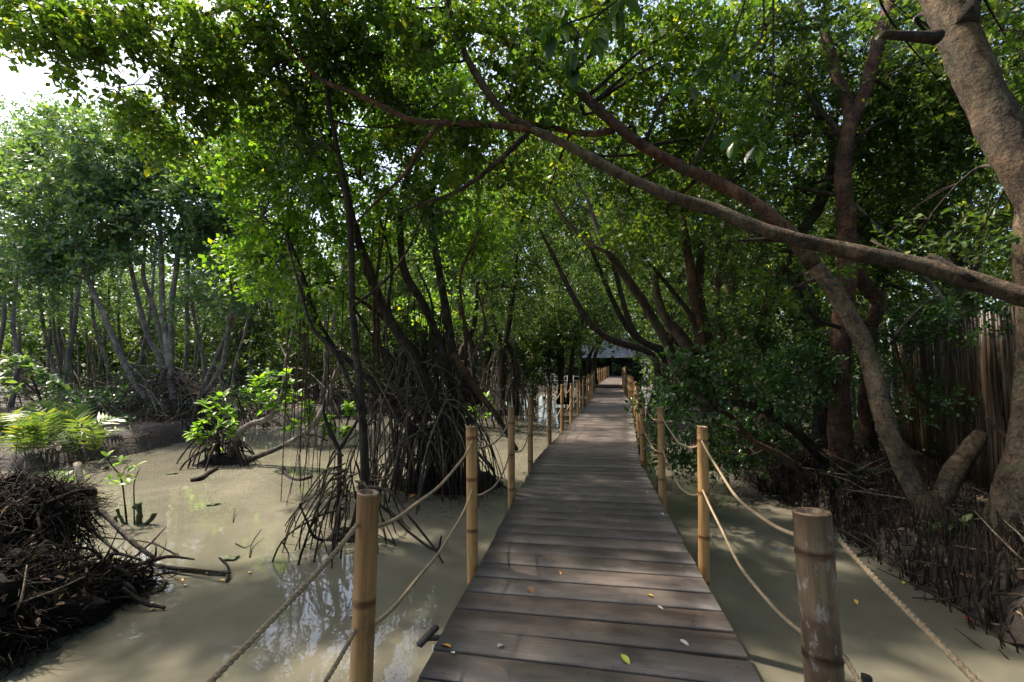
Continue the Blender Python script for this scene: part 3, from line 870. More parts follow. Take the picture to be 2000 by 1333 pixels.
bl = [px_blob(*b) for b in [(650, 110, 6.4, 110, 90), (560, 200, 6.5, 80, 70), (760, 120, 6.5, 110, 80), (830, 420, 7.0, 60, 55), (900, 540, 7.4, 55, 40), (600, 330, 6.6, 60, 60), (770, 250, 6.6, 80, 60)]]
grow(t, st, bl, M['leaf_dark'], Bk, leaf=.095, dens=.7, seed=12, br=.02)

# ------------------------------------------------------------------ limbs and trees of the right bank
Bg, Br = M['bark_grey'], M['bark_red']
RG = 'trees rising from the right bank'
t = thing('bank_tree', 'tree whose long limb stretches low over the path from the right edge', 'tree', (4.6, 3.0, -.2), RG)
longl = stem(t, 'trunk', [Vector((5.2, 2.6, -.2)), Vector((5.0, 2.9, .9)), P(2140, 625, 3.6)] + S(3.8, 5.4, [(2000, 582), (1900, 548), (1780, 515), (1640, 487), (1500, 452), (1400, 412), (1300, 380), (1200, 335), (1120, 290), (1040, 253)]), [.15, .12, .09, .086, .082, .078, .074, .07, .066, .062, .058, .054, .05], Bg, 14, .09)
l2 = stem(t, 'branch', S(5.4, 5.9, [(1040, 253), (985, 220), (945, 170), (905, 100), (880, 30), (868, -60)]), [.055, .05, .045, .04, .035, .03], Bg)
l3 = stem(t, 'branch', S(5.4, 6.2, [(1040, 253), (960, 245), (860, 240), (800, 233), (700, 185), (620, 150), (545, 60), (500, -10)]), [.045, .04, .035, .035, .03, .026, .02, .015], Br)
l4 = stem(t, 'branch', S(5.5, 5.8, [(860, 240), (820, 290), (790, 340), (740, 390), (690, 440)]), [.03, .026, .022, .018, .01], Br)
l5 = stem(t, 'branch', S(5.4, 6.0, [(1030, 262), (990, 300), (930, 350), (880, 380), (820, 400), (770, 420)]), [.035, .032, .028, .024, .018, .01], Bk)
l6 = stem(t, 'branch', S(4.5, 4.7, [(1560, 470), (1500, 468), (1440, 470)]), [.03, .022, .01], Bk)
l7 = stem(t, 'branch', S(5.9, 6.6, [(868, -60), (700, -60), (560, -20), (480, 2), (420, 22), (350, 62), (330, 110), (345, 180)]), [.06, .055, .05, .045, .04, .034, .024, .014], Bk)
l8 = stem(t, 'branch', S(3.9, 4.6, [(1900, 548), (1820, 500), (1790, 512), (1700, 470)]), [.03, .02, .018, .01], Bk)
bl = [px_blob(*b) for b in [(40, 30, 5.6, 90, 60), (130, 95, 5.8, 85, 60), (230, 160, 6.0, 95, 65), (330, 215, 6.2, 80, 55), (200, 40, 5.8, 110, 60), (330, 110, 6.1, 90, 70), (420, 190, 6.3, 80, 60), (440, 70, 6.2, 110, 70), (370, 290, 6.5, 40, 45),
      (280, 240, 6.2, 55, 35), (560, 40, 6.2, 100, 70), (520, 150, 6.4, 90, 70), (880, 130, 5.9, 90, 70), (960, 200, 5.8, 90, 60), (900, 300, 6.2, 80, 60), (1060, 180, 5.8, 80, 70), (1000, 60, 6.0, 90, 70), (990, 340, 6.2, 70, 50), (740, 60, 6.2, 110, 70), (660, 130, 6.6, 100, 70), (820, 210, 6.6, 90, 60), (110, 20, 6.4, 110, 60), (640, 10, 6.0, 110, 50), (860, 20, 5.8, 100, 50), (440, 130, 7.0, 100, 60), (300, 30, 6.6, 120, 50), (960, 0, 6.6, 110, 50), (770, 140, 7.2, 90, 60), (550, 230, 7.0, 80, 50), (-20, 30, 6, 60, 60)]]
grow(t, [longl, l2, l3, l4, l5, l7], bl, M['leaf_canopy'], Bk, leaf=.1, dens=.95, seed=13, br=.02, gap=-.18, wr=.6)

t = thing('bank_tree', 'tall tree with pale brown bending trunk rising over the path beside the bamboo fence', 'tree', G(1830, 1015, -.2), RG)
a1 = stem(t, 'trunk', S(5.1, 5.6, [(1850, 1060), (1822, 1010), (1790, 960), (1760, 900), (1735, 840), (1715, 780), (1705, 730), (1690, 680), (1660, 620), (1625, 560), (1590, 520)]), [.15, .12, .105, .1, .098, .095, .095, .095, .095, .095, .09], M['bark_tan'], 16, .06, .07)
a2 = stem(t, 'trunk', S(5.6, 6.6, [(1590, 520), (1545, 460), (1490, 410), (1430, 372), (1350, 335), (1290, 305), (1240, 275), (1180, 225), (1120, 170), (1060, 130), (960, 62), (895, 20), (860, -40)]), [.095, .088, .08, .076, .072, .07, .067, .063, .06, .055, .048, .042, .036], Br, 14)
a3 = stem(t, 'branch', S(6.2, 6.0, [(1200, 255), (1150, 262), (1080, 250), (1020, 240)]), [.05, .045, .04, .035], Br)
a4 = stem(t, 'branch', S(6.6, 7.0, [(960, 62), (900, 52), (840, 30), (770, -5)]), [.05, .048, .044, .04], Br)
a5 = stem(t, 'branch', S(6.2, 5.9, [(1240, 303), (1180, 305), (1130, 292)]), [.022, .018, .01], Bk)
a6 = stem(t, 'branch', S(5.6, 6.3, [(1605, 545), (1560, 560), (1590, 620), (1640, 640)]), [.03, .03, .03, .03], Bk)
bl = [px_blob(*b) for b in [(1150, 90, 6.5, 100, 80), (1280, 120, 6.6, 110, 90), (1250, 30, 6.4, 120, 60), (1400, 250, 6.8, 100, 80), (1330, 220, 6.6, 80, 60), (1180, 330, 7.0, 100, 45), (1050, 400, 7.2, 70, 45), (1460, 330, 6.6, 80, 50), (1560, 560, 6.4, 70, 40), (1300, 420, 7.4, 90, 45), (1120, 20, 6.4, 110, 60), (1380, 30, 6.6, 110, 60), (1180, 200, 7.2, 100, 80), (1300, 320, 7.6, 110, 60), (1080, 260, 7.4, 90, 60), (1350, 110, 7.4, 110, 80), (1240, 420, 8.2, 90, 50)]]
grow(t, [a1, a2, a3, a4], bl, M['leaf_canopy'], Bk, leaf=.105, dens=.95, wr=.6, seed=14, hires=False, br=.022)

t = thing('bank_tree', 'thick leaning trunk with flaking pale bark crossing the upper right corner', 'tree', (4.9, 2.0, -.2), RG)
b1 = stem(t, 'trunk', [Vector((5.6, 2.2, -.3)), Vector((5.4, 2.4, .6)), Vector((4.8, 2.7, 1.8))] + S(3.0, 3.6, [(2110, 500), (2040, 400), (1985, 310), (1950, 245), (1915, 170), (1880, 90), (1850, 20), (1815, -60), (1770, -160), (1700, -300)]), [.22, .18, .15, .14, .134, .13, .128, .126, .124, .122, .118, .112, .105], Bg, 24, .05, .05)
b2 = stem(t, 'branch_stub', S(3.2, 3.1, [(1830, 72), (1800, 73), (1760, 70), (1722, 67)]), [.05, .04, .03, .026], Bk)
b3 = stem(t, 'branch', S(3.3, 3.4, [(1880, 60), (1890, -10), (1900, -80)]), [.09, .08, .07], Bk)
bl = [px_blob(*b) for b in [(1960, 60, 4.2, 70, 60), (1990, 200, 4.6, 50, 60), (1900, 230, 7.5, 90, 90), (1760, 120, 9.5, 90, 80), (1960, 420, 4.6, 60, 40), (1900, 480, 4.4, 70, 25), (1800, 460, 4.6, 60, 30)]]
grow(t, [b1, b3], bl, M['leaf_mid'], Bk, leaf=.09, dens=.6, seed=15, br=.015)

t = thing('bank_tree', 'trunk at the right edge in front of the fence, pale bark and flared foot', 'tree', G(1985, 1040, -.2), RG)
c1 = stem(t, 'trunk', S(4.5, 4.9, [(1962, 1110), (1972, 1040), (1985, 960), (2000, 880), (2010, 780), (2012, 660), (2003, 560), (2000, 470), (2010, 380), (2030, 250), (2050, 80)]), [.22, .17, .135, .115, .1, .09, .085, .08, .07, .06, .05], M['bark_tan'], 16, .07)
bl = [px_blob(*b) for b in [(2060, 60, 5.0, 60, 80)]]
grow(t, [c1], bl, M['leaf_mid'], Bk, leaf=.09, dens=.6, seed=16, br=.015)

t = thing('bank_tree', 'reddish tree trunk forking into a tall Y above the path', 'tree', P(1640, 920, 7.4), RG)
d1 = stem(t, 'trunk', S(7.4, 7.6, [(1655, 960), (1645, 900), (1640, 800), (1640, 700), (1648, 600), (1657, 500), (1650, 400), (1647, 330), (1656, 260), (1664, 228)]), [.2, .17, .16, .15, .15, .15, .14, .13, .12, .12], Br, 14)
d2 = stem(t, 'branch', S(7.6, 7.8, [(1662, 240), (1652, 190), (1632, 140), (1616, 80), (1610, 40), (1625, -30)]), [.095, .09, .085, .08, .075, .07], Br)
d3 = stem(t, 'branch', S(7.6, 7.4, [(1664, 235), (1690, 180), (1706, 120), (1722, 60), (1745, -10), (1760, -60)]), [.11, .11, .105, .1, .1, .09], Br)
d4 = stem(t, 'branch', S(7.6, 7.9, [(1645, 275), (1625, 240), (1600, 215), (1575, 180)]), [.05, .045, .04, .03], Bk)
bl = [px_blob(*b) for b in [(1560, 60, 8.0, 100, 80), (1700, 60, 8.2, 90, 80), (1520, 170, 8.2, 90, 70), (1740, 200, 8.4, 100, 80), (1600, 330, 8.6, 80, 60), (1800, 330, 8.6, 100, 70), (1500, 290, 8.2, 80, 60), (1440, 60, 7.8, 100, 80), (1380, 150, 7.8, 80, 70), (1420, 400, 8.0, 80, 50), (1700, 330, 8.8, 80, 50), (1500, 400, 9.0, 100, 60), (1600, 180, 9.2, 110, 90), (1480, 110, 9.0, 110, 90), (1780, 30, 9, 110, 80), (1400, 300, 9.2, 110, 80), (1640, 480, 9.4, 90, 60), (1740, 480, 9.6, 90, 60)]]
grow(t, [d1, d2, d3, d4], bl, M['leaf_mid'], Bk, leaf=.11, dens=1.0, wr=.6, seed=17, hires=False, br=.025)

t = thing('bank_tree', 'dark twisting tree standing just left behind the reddish forked tree', 'tree', P(1600, 880, 8.6), RG)
e1 = stem(t, 'trunk', S(8.4, 9.0, [(1612, 930), (1605, 850), (1610, 760), (1604, 680), (1580, 590), (1552, 540), (1560, 470), (1600, 400), (1622, 340), (1632, 280), (1600, 225), (1578, 150), (1568, 60), (1560, -30)]), [.17, .15, .14, .14, .13, .12, .11, .11, .11, .1, .09, .08, .07, .06], Bk, 12)
e2 = stem(t, 'branch', S(8.8, 9.0, [(1700, 640), (1715, 590), (1690, 560), (1660, 510), (1640, 460)]), [.12, .14, .13, .12, .1], Br)
e3 = stem(t, 'trunk', S(8.8, 8.8, [(1700, 900), (1690, 800), (1698, 700), (1702, 640)]), [.15, .13, .12, .12], Br)
bl = [px_blob(*b) for b in [(1500, 500, 9.0, 90, 50), (1520, 620, 8.6, 80, 50), (1460, 560, 9.0, 80, 50), (1750, 560, 9.5, 80, 60), (1850, 600, 9.4, 90, 25), (1600, 690, 8.0, 50, 50), (1760, 400, 10, 110, 80), (1890, 380, 10, 120, 90), (1650, 430, 10, 90, 60)]]
grow(t, [e1, e2], bl, M['leaf_mid'], Bk, leaf=.1, dens=.8, seed=18, hires=False, br=.025)

t = thing('bank_tree', 'slender sunlit orange-brown tree with two forks leaning left over the path', 'tree', P(1315, 700, 10.0), RG)
f1 = stem(t, 'trunk', S(10.0, 9.6, [(1330, 770), (1310, 690), (1282, 635), (1252, 583), (1225, 545), (1205, 515), (1186, 492)]), [.12, .11, .1, .1, .095, .09, .08], M['bark_grey'])
f2 = stem(t, 'branch', S(9.6, 9.2, [(1186, 492), (1160, 482), (1138, 462), (1105, 430), (1080, 390), (1055, 355), (1035, 330)]), [.05, .045, .042, .04, .034, .03, .024], M['stick_pale'])
f3 = stem(t, 'branch', S(9.6, 9.6, [(1183, 490), (1170, 455), (1158, 420), (1148, 390), (1130, 360), (1116, 338)]), [.05, .045, .042, .038, .03, .022], M['stick_pale'])
f4 = stem(t, 'branch', S(9.6, 9.6, [(1158, 420), (1140, 405), (1125, 398)]), [.03, .02, .01], M['stick_pale'])
grow(t, [f1, f2, f3], [px_blob(1040, 300, 9.6, 70, 40), px_blob(1120, 300, 10, 70, 45), px_blob(1240, 380, 10, 70, 50)], M['leaf_mid'], Bk, leaf=.1, dens=.7, seed=19, hires=False, br=.02)

t = thing('bank_tree', 'clump of slim brown trunks behind the dark green bush', 'tree', P(1370, 760, 11), RG)
hs = [stem(t, 'trunk', S(11, 11.3, q), r_, m_) for q, r_, m_ in (
    ([(1352, 760), (1346, 690), (1329, 657), (1300, 622), (1284, 580), (1280, 540)], [.16, .15, .14, .12, .1, .07], Bg),
    ([(1372, 770), (1370, 680), (1360, 600), (1348, 520), (1338, 460), (1330, 380)], [.17, .15, .13, .12, .1, .07], Br),
    ([(1400, 770), (1385, 680), (1372, 620), (1366, 560), (1370, 480), (1385, 400)], [.14, .13, .12, .1, .08, .05], Bg),
    ([(1380, 700), (1350, 620), (1318, 575), (1290, 540), (1255, 500)], [.08, .07, .06, .045, .03], Bk),
    ([(1440, 790), (1420, 690), (1400, 610), (1410, 520), (1440, 420)], [.13, .12, .1, .08, .05], Br))]
grow(t, hs, [px_blob(*b) for b in [(1300, 480, 11.5, 80, 50), (1400, 480, 11.5, 80, 60), (1350, 380, 12, 100, 60), (1230, 440, 12, 80, 50), (1440, 620, 10.5, 60, 60), (1470, 700, 9.6, 60, 50), (1320, 560, 12.5, 60, 40)]], M['leaf_mid'], Bk, leaf=.11, dens=.8, seed=20, hires=False, br=.03)

t = thing('bank_tree', 'short stout trunk glowing orange among dark leaves right of the bush', 'tree', P(1495, 770, 8.8), RG)
hs = [stem(t, 'trunk', S(8.8, 9.0, [(1500, 860), (1494, 780), (1490, 720), (1488, 680), (1500, 600), (1530, 520)]), [.17, .14, .13, .12, .1, .06], M['bark_red'])]
grow(t, hs, [px_blob(1560, 760, 8.2, 50, 50), px_blob(1540, 680, 8.6, 60, 50), px_blob(1450, 640, 9, 60, 40)], M['leaf_dark'], Bk, leaf=.1, dens=.8, seed=22, hires=False, br=.02)

# the dark bush over the right railing, on bent low limbs
t = thing('bush', 'glossy dark green bush leaning over the water beside the right railing', 'bush', G(1560, 940, -.2))
j1 = stem(t, 'trunk', S(7.6, 6.2, [(1640, 930), (1600, 890), (1560, 848), (1510, 812), (1470, 792), (1425, 786)]), [.1, .085, .075, .065, .055, .045], Bk)
j2 = stem(t, 'branch', S(6.2, 6.0, [(1425, 782), (1400, 790), (1383, 792), (1370, 775), (1345, 755), (1320, 740)]), [.045, .045, .04, .03, .022, .014], Bg)
j3 = stem(t, 'trunk', S(7.0, 6.4, [(1600, 960), (1540, 900), (1470, 862), (1435, 820), (1400, 800), (1350, 790)]), [.07, .06, .05, .04, .03, .02], Br)
j4 = stem(t, 'branch', S(6.1, 6.2, [(1392, 788), (1398, 760), (1380, 730), (1372, 705)]), [.03, .025, .018, .012], Bk)
bl = [px_blob(*b) for b in [(1330, 730, 6.0, 55, 38), (1395, 722, 6.2, 60, 35), (1300, 765, 5.9, 38, 32), (1450, 740, 6.5, 55, 40), (1350, 780, 6.3, 60, 35), (1500, 780, 6.8, 50, 45), (1330, 860, 6.9, 50, 50), (1400, 870, 7.4, 60, 50), (1470, 860, 7.6, 60, 50), (1560, 720, 7.4, 60, 50)]]
grow(t, [j1, j2, j3, j4], bl, M['leaf_dark'], Bk, leaf=.085, dens=1.0, seed=23, br=.015, wr=.6)

# broken log leaning against the fence and a fallen stick
t = thing('broken_log', 'broken brown log leaning up to the right against the bamboo fence', 'log', G(1830, 1000, -.2))
stem(t, 'log', S(5.3, 5.6, [(1832, 1000), (1850, 950), (1880, 900), (1915, 850)]), [.1, .1, .1, .085], M['bark_tan'], 12, .1)
t = thing('fallen_stick', 'dark broken stick resting against the fence above the leaning log', 'stick', P(1950, 840, 5.4))
stem(t, 'stick', S(5.5, 5.3, [(1925, 818), (1948, 838), (1972, 860)]), [.02, .025, .02], Br, 7, .1)

# ------------------------------------------------------------------ bamboo fence
f = thing('bamboo_fence', 'tall dark fence of upright bamboo slats behind the right bank trees', 'fence', (6.6, 6.6, -.2))
A = Vector((5.25, 4.1, -.3)); B = Vector((8.9, 10.6, -.3)); dv = (B - A); Lf = dv.length; dv.normalize()
ang = math.atan2(dv.y, dv.x)
def slat_mesh(seed):
    g = np.random.default_rng(seed); mb = MB()
    zz = [0, .55, .56, 1.15, 1.16, 1.75, 1.76, 2.5]; rr = [.03, .029, .033, .029, .032, .028, .031, .026]
    off = g.normal(0, .003, (len(zz), 2))
    mb.tube([(off[i][0], off[i][1], z) for i, z in enumerate(zz)], rr, 7, .05)
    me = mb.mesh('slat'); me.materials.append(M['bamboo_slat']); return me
sl = [slat_mesh(60 + i) for i in range(6)]
d = 0; g = np.random.default_rng(9)
while d < Lf:
    p = A + dv * d + Vector((dv.y, -dv.x, 0)) * g.normal(0, .008)
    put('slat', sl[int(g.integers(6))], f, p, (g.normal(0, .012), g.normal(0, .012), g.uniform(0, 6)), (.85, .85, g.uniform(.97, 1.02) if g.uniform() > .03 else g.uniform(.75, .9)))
    d += g.uniform(.044, .052)
for z in (.35, 1.2, 2.0):
    mb = MB(); o = Vector((-dv.y, dv.x, 0)) * -.065
    mb.tube(catmull([A + o + Vector((0, 0, z)), (A + B) / 2 + o + Vector((0, 0, z + .02)), B + o + Vector((0, 0, z))], n=10), .03, 8, .05); obj('rail', mb, M['bamboo_slat'], f)
top = thing('hanging_creeper', 'dark leafy creeper with dead sticks lying along the top of the bamboo fence', 'creeper', A + Vector((0, 0, 2.4)))
cr = [stem(top, 'stem', S(5.2, 8.6, [(2060, 610), (1980, 632), (1900, 640), (1820, 650), (1760, 660), (1715, 650)]), [.03, .03, .025, .02, .02, .015], Bk),
      stem(top, 'stem', S(6.4, 6.8, [(1745, 660), (1770, 630), (1800, 600), (1835, 575)]), [.03, .025, .02, .012], Bk)]
grow(top, cr, [px_blob(*b) for b in [(1760, 650, 8.2, 50, 22), (1840, 640, 7.0, 50, 18), (1930, 640, 6.0, 55, 20), (1720, 690, 8.0, 40, 40), (1800, 790, 6.8, 60, 22), (1740, 740, 7.4, 40, 30), (1860, 610, 6.6, 60, 22), (1960, 605, 5.7, 60, 24), (1780, 620, 8.0, 50, 24), (2040, 620, 5.0, 50, 30)]], M['leaf_dark'], Bk, leaf=.08, dens=.8, seed=24, br=.012, sub=3)

# ------------------------------------------------------------------ left far mangroves
LF = [
 ('pale mangrove leaning left with its long bare trunk, leftmost of the root clump', 15.0, [[(330, 800), (285, 776), (241, 706), (217, 650), (196, 601), (175, 555), (150, 480)]], .115, [(60, 420), (130, 360), (120, 480), (40, 540), (190, 420)]),
 ('straight pale mangrove standing upright in the middle of the root clump', 15.2, [[(345, 800), (336, 758), (329, 695), (322, 640), (318, 608), (315, 503), (312, 420)], [(334, 740), (334, 678), (336, 590), (346, 510), (350, 440)]], .115, [(300, 400), (380, 380), (340, 320), (250, 460), (400, 460)]),
 ('mangrove with two crooked trunks bending left behind the upright one', 15.8, [[(330, 780), (315, 709), (290, 660), (273, 601), (259, 538), (240, 440)], [(350, 760), (320, 680), (300, 600), (280, 540), (285, 470)]], .1, [(180, 300), (250, 340), (110, 290), (200, 380), (60, 330)]),
 ('mangrove with wavy trunk rising right of the upright one', 16.2, [[(352, 800), (360, 758), (364, 700), (366, 643), (364, 580), (367, 520), (360, 440)], [(400, 760), (398, 700), (385, 650), (372, 580)]], .09, [(420, 330), (330, 270), (440, 400), (260, 270), (460, 470)]),
 ('mangrove leaning far to the right with two long pale trunks', 15.0, [[(375, 800), (388, 783), (405, 740), (420, 706), (448, 643), (470, 600), (492, 560)], [(392, 780), (434, 713), (451, 608), (465, 552), (470, 490)]], .1, [(490, 520), (450, 560), (500, 440), (520, 340), (560, 280), (470, 300)]),
]
for i, (lab, Y, sts, r, bls) in enumerate(LF):
    t = mtree(lab, P(sts[0][0][0], 840, Y))
    ss = [stem(t, 'trunk', S(Y, Y + .4, q), [r * (1 if k == 0 else .7), r * .9, r * .8, r * .72, r * .65, r * .45], M['bark_far'], 10, .08, .2) for k, q in enumerate(sts)]
    g = np.random.default_rng(100 + i)
    bl = [px_blob(x, y, Y + .3 + g.uniform(-.8, 1.0), g.uniform(55, 85), g.uniform(42, 62)) for (x, y) in bls]
    bl += [px_blob(x + g.uniform(-70, 70), y + g.uniform(-50, 50), Y + g.uniform(-.8, 1.4), g.uniform(40, 60), g.uniform(30, 45)) for (x, y) in bls]
    c = ss[0][0][0]
    prop_roots(t, ss, (c[0], c[1]), 36, .5, 2.6, (-.2, 1.5), (.014, .03), M['root_far'], 200 + i, zend=-.7)
    grow(t, ss, bl, M['leaf_bluish'], M['bark_far'], leaf=.175, dens=1.35, wr=.58, seed=30 + i, hires=False, br=.05, sub=4, twigs=.15, sprayL=.34, k=7)
# second rank of far trees
g = np.random.default_rng(77)
RK = [(-40, 20, 'mangrove at the far left edge with dull green crown over leaning dark trunks', [(-60, 420), (20, 330), (0, 480), (40, 580), (-20, 260)]),
      (90, 22, 'dark-stemmed mangrove behind the leftmost pale trunk', [(90, 300), (60, 400), (140, 480), (130, 250)]),
      (210, 24, 'mangrove half hidden behind the leaning pale trunks', [(220, 280), (200, 520), (260, 580), (160, 600)]),
      (420, 25, 'mangrove in deep shade behind the right-leaning trunks', [(420, 540), (380, 600), (450, 480), (470, 600)]),
      (500, 23, 'thin pale-stemmed mangrove thicket behind the hanging aerial roots', [(500, 600), (520, 520), (540, 650), (470, 680)]),
      (600, 21, 'mangrove with drooping crown beyond the curved branches', [(600, 560), (640, 620), (560, 690), (620, 690)]),
      (680, 24, 'mangrove crown seen between the thin dark tree and big root cage', [(680, 560), (720, 640), (740, 540), (660, 680)]),
      (800, 23, 'mangrove crown seen right behind the big root cage', [(800, 560), (820, 640), (850, 600), (780, 480), (900, 600)])]
for i, (px, Y, lab, bls) in enumerate(RK):
    t = mtree(lab, P(px, 800, Y), 'mangroves in the second rank beyond the pool')
    ss = []
    for k in range(8 if i < 5 else 3):
        x0 = px + g.uniform(-60, 60); x1 = x0 + g.uniform(-60, 60); Yk = Y + g.uniform(-2, 2)
        ss.append(stem(t, 'trunk', S(Yk, Yk, [(x0, 810), (x0 + (x1 - x0) * .3 + g.uniform(-12, 12), 720), (x0 + (x1 - x0) * .65 + g.uniform(-12, 12), 620), (x1, 480)]), [.1, .08, .07, .04], M['bark_far'], 7, .08, .4))
    prop_roots(t, ss, (ss[0][0][0][0], ss[0][0][0][1]), 18, .8, 3.4, (-.2, 1.7), (.018, .035), M['root_far'], 300 + i, zend=-.6)
    bl = [px_blob(x, y, Y + g.uniform(-1, 1.5), g.uniform(60, 80), g.uniform(45, 60)) for x, y in bls]
    grow(t, ss, bl, M['leaf_bluish'] if i < 4 else M['leaf_mid'], M['bark_far'], leaf=.19, dens=1.0, seed=50 + i, hires=False, br=.06, sub=3, twigs=0, sprayL=.4, k=7)

# ------------------------------------------------------------------ tunnel trees along the far path
TN = [(990, 18.5, 'mangrove with a fan of pale arching stilt roots left of the far railing', [(960, 560), (1010, 500), (930, 620), (1000, 600), (1050, 560)], 22, Bk),
      (1090, 24, 'small tree with open crown left of the roofed pavilion', [(1080, 600), (1130, 560), (1060, 640), (1150, 590), (1050, 690), (1010, 690), (1030, 730), (1100, 625), (1070, 665), (1000, 640), (1180, 620)], 0, Bk),
      (1150, 30, 'tree arching over the far end of the boardwalk from the left', [(1140, 520), (1190, 550), (1210, 590), (1100, 480), (1150, 625), (1090, 650), (1240, 630)], 0, Bk),
      (1330, 20, 'tree arching over the far end of the boardwalk from the right', [(1280, 560), (1230, 540), (1320, 600), (1340, 650), (1340, 500), (1335, 690), (1340, 740)], 0, Br),
      (1400, 16, 'leafy tree behind the clump of slim brown trunks', [(1400, 560), (1440, 500), (1380, 640), (1460, 420), (1340, 440)], 0, Br),
      (900, 16, 'bright green tree behind the central mangrove stems', [(880, 500), (940, 470), (860, 600), (980, 420), (920, 380)], 8, Bk),
      (1120, 17, 'tall tree whose fine foliage closes the tunnel above the path', [(1050, 440), (1120, 400), (1180, 440), (1000, 360), (1090, 340), (1240, 400), (1200, 500), (1140, 480)], 0, Bk)]
for i, (px, Y, lab, bls, nr, bk) in enumerate(TN):
    t = mtree(lab, P(px, 780, Y), 'trees along the far boardwalk', 'tunnel_tree', 'tree')
    g = np.random.default_rng(400 + i); ss = []
    px0 = px if i != 6 else 1290
    for k in range(3):
        x0 = px0 + g.uniform(-25, 25); x1 = bls[k % len(bls)][0]; y1 = bls[k % len(bls)][1]
        ss.append(stem(t, 'trunk', S(Y, Y + g.uniform(-1, 1), [(x0, 715 + 1800 / Y), (x0 + g.uniform(-10, 10), 700), ((x0 + x1) / 2 + g.uniform(-10, 10), 640), (x1, y1)]), [.15, .12, .1, .05], bk, 8, .08, .3))
    if nr: prop_roots(t, ss, (ss[0][0][0][0] + .1, ss[0][0][0][1]), nr * 2, .4, 1.6, (.5, 2.6), (.02, .035), M['root_far'], 410 + i, arc=.6)
    bl = [px_blob(x, y, Y + g.uniform(-1, 1.5), g.uniform(50, 75), g.uniform(40, 55)) for x, y in bls]
    grow(t, ss, bl, M['leaf_mid'] if i != 5 else M['leaf_fresh'], bk, leaf=.15 if Y < 20 else .18, dens=.95, seed=60 + i, hires=False, br=.05, sub=4, twigs=.1, sprayL=.36, k=7)

# crowns above and beside the camera, mostly unseen and put in for shade
OV = [('tall tree spreading its canopy high above the start of the boardwalk', (2.9, -3.2), [((1.5, -2, 6.8), (2.6, 2.6, .9)), ((-1.5, -1, 6.6), (2.4, 2.4, .8)), ((3.8, 1.5, 6.4), (2.2, 2.2, .9)), ((0, 2.2, 6.2), (2.2, 1.8, .8))], 6500),
      ('tall tree with canopy reaching over the left railing and pool', (-6.5, -2.5), [((-4.2, 1.5, 6.6), (2.4, 2.2, .8)), ((-5.5, -2, 6.4), (2.2, 2.4, .9)), ((-3.0, 3.9, 6.8), (2.5, 2.2, .8)), ((-4.2, 4.6, 7.4), (2.2, 1.8, .7)), ((-2.6, 1.6, 6.4), (2.2, 2.0, .7))], 5200),  # inner crowns enlarged and added to keep direct sun off the near deck
      ('tall tree behind the right bank shading the dark undergrowth', (9.5, 3.0), [((7.0, 4, 6.6), (2.6, 2.6, 1.2)), ((8, 8, 7), (2.8, 2.8, 1.4)), ((8.2, 9.2, 6.0), (2.0, 2.0, 1.2)), ((4.6, 3.6, 7.2), (2.2, 2.0, .8)), ((9.5, 5, 5), (2.2, 2.8, 1.6))], 6500),  # crowns thickened above the frame to shade the right bank and water
      ('tall tree rising beyond the bamboo fence', (11, 11), [((10, 12, 6.5), (3, 3, 1.8)), ((12, 9, 5), (2.6, 3, 2)), ((9, 15, 6), (2.6, 2.6, 1.8)), ((12.5, 13, 4), (2.6, 2.6, 1.8)), ((8.5, 12, 3.6), (1.8, 1.6, 1.2))], 5600)]
OV += [('tall tree whose high crown roofs the far boardwalk on the bank side', (6.5, 13), [((3.4, 11.5, 7.6), (2.8, 2.6, 1.0)), ((6.5, 15, 8.4), (3, 3, 1.2)), ((7, 20, 9), (3.4, 3.4, 1.3)), ((9.5, 7.5, 7.8), (2.6, 2.6, 1.2))], 5200),  # crown masses added to block sun over the tunnel trees
       ('tall tree whose high crown roofs the far boardwalk on the pool side', (-1.5, 24), [((-.5, 13, 8.2), (2.8, 2.6, 1.0)), ((1.5, 18, 9), (3.2, 3, 1.2)), ((2, 24, 10), (4, 3.6, 1.6)), ((-2.5, 21, 9), (3.4, 3.2, 1.6)), ((-2.2, 10.6, 8.7), (2.4, 1.8, 1.1)), ((1.6, 10.2, 8.6), (2.4, 1.8, 1.1))], 4600)]  # added to darken the far path; nearest masses also fill sky gaps
OV += [('tall tree shading the bank behind the start of the boardwalk', (4, -8), [((1, -6.5, 5), (3, 2.4, 1.8)), ((5.5, -5, 5), (3, 2.6, 1.8)), ((7.5, -.5, 5.4), (2.2, 2.6, 1.8)), ((-4.5, -7, 5), (3, 2.4, 1.8)), ((9.5, 1.5, 3.5), (1.6, 3, 1.8))], 3200)]  # added out of view to stop low skylight from behind the camera
for i, (lab, (x, y), bls, n) in enumerate(OV):
    t = thing('canopy_tree', lab, 'tree', (x, y, -.3), 'tall trees closing the canopy')
    s0 = stem(t, 'trunk', [Vector((x, y, -.6)), Vector((x + .2, y + .2, 2)), Vector((x * .9 + bls[0][0][0] * .1, y * .9 + bls[0][0][1] * .1, 4)), Vector((x * .7 + bls[0][0][0] * .3, y * .7 + bls[0][0][1] * .3, 5.8))], [.26, .2, .17, .12], Bg, 12, .06, .3)
    grow(t, [s0], [(b[0], b[1], n) for b in bls], M['leaf_canopy'] if i < 2 else M['leaf_mid'], Bk, leaf=.13 if i < 2 else .14, seed=80 + i, hires=False, br=.06, sub=6, twigs=.2, sprayL=.34, k=8, shell=.1)

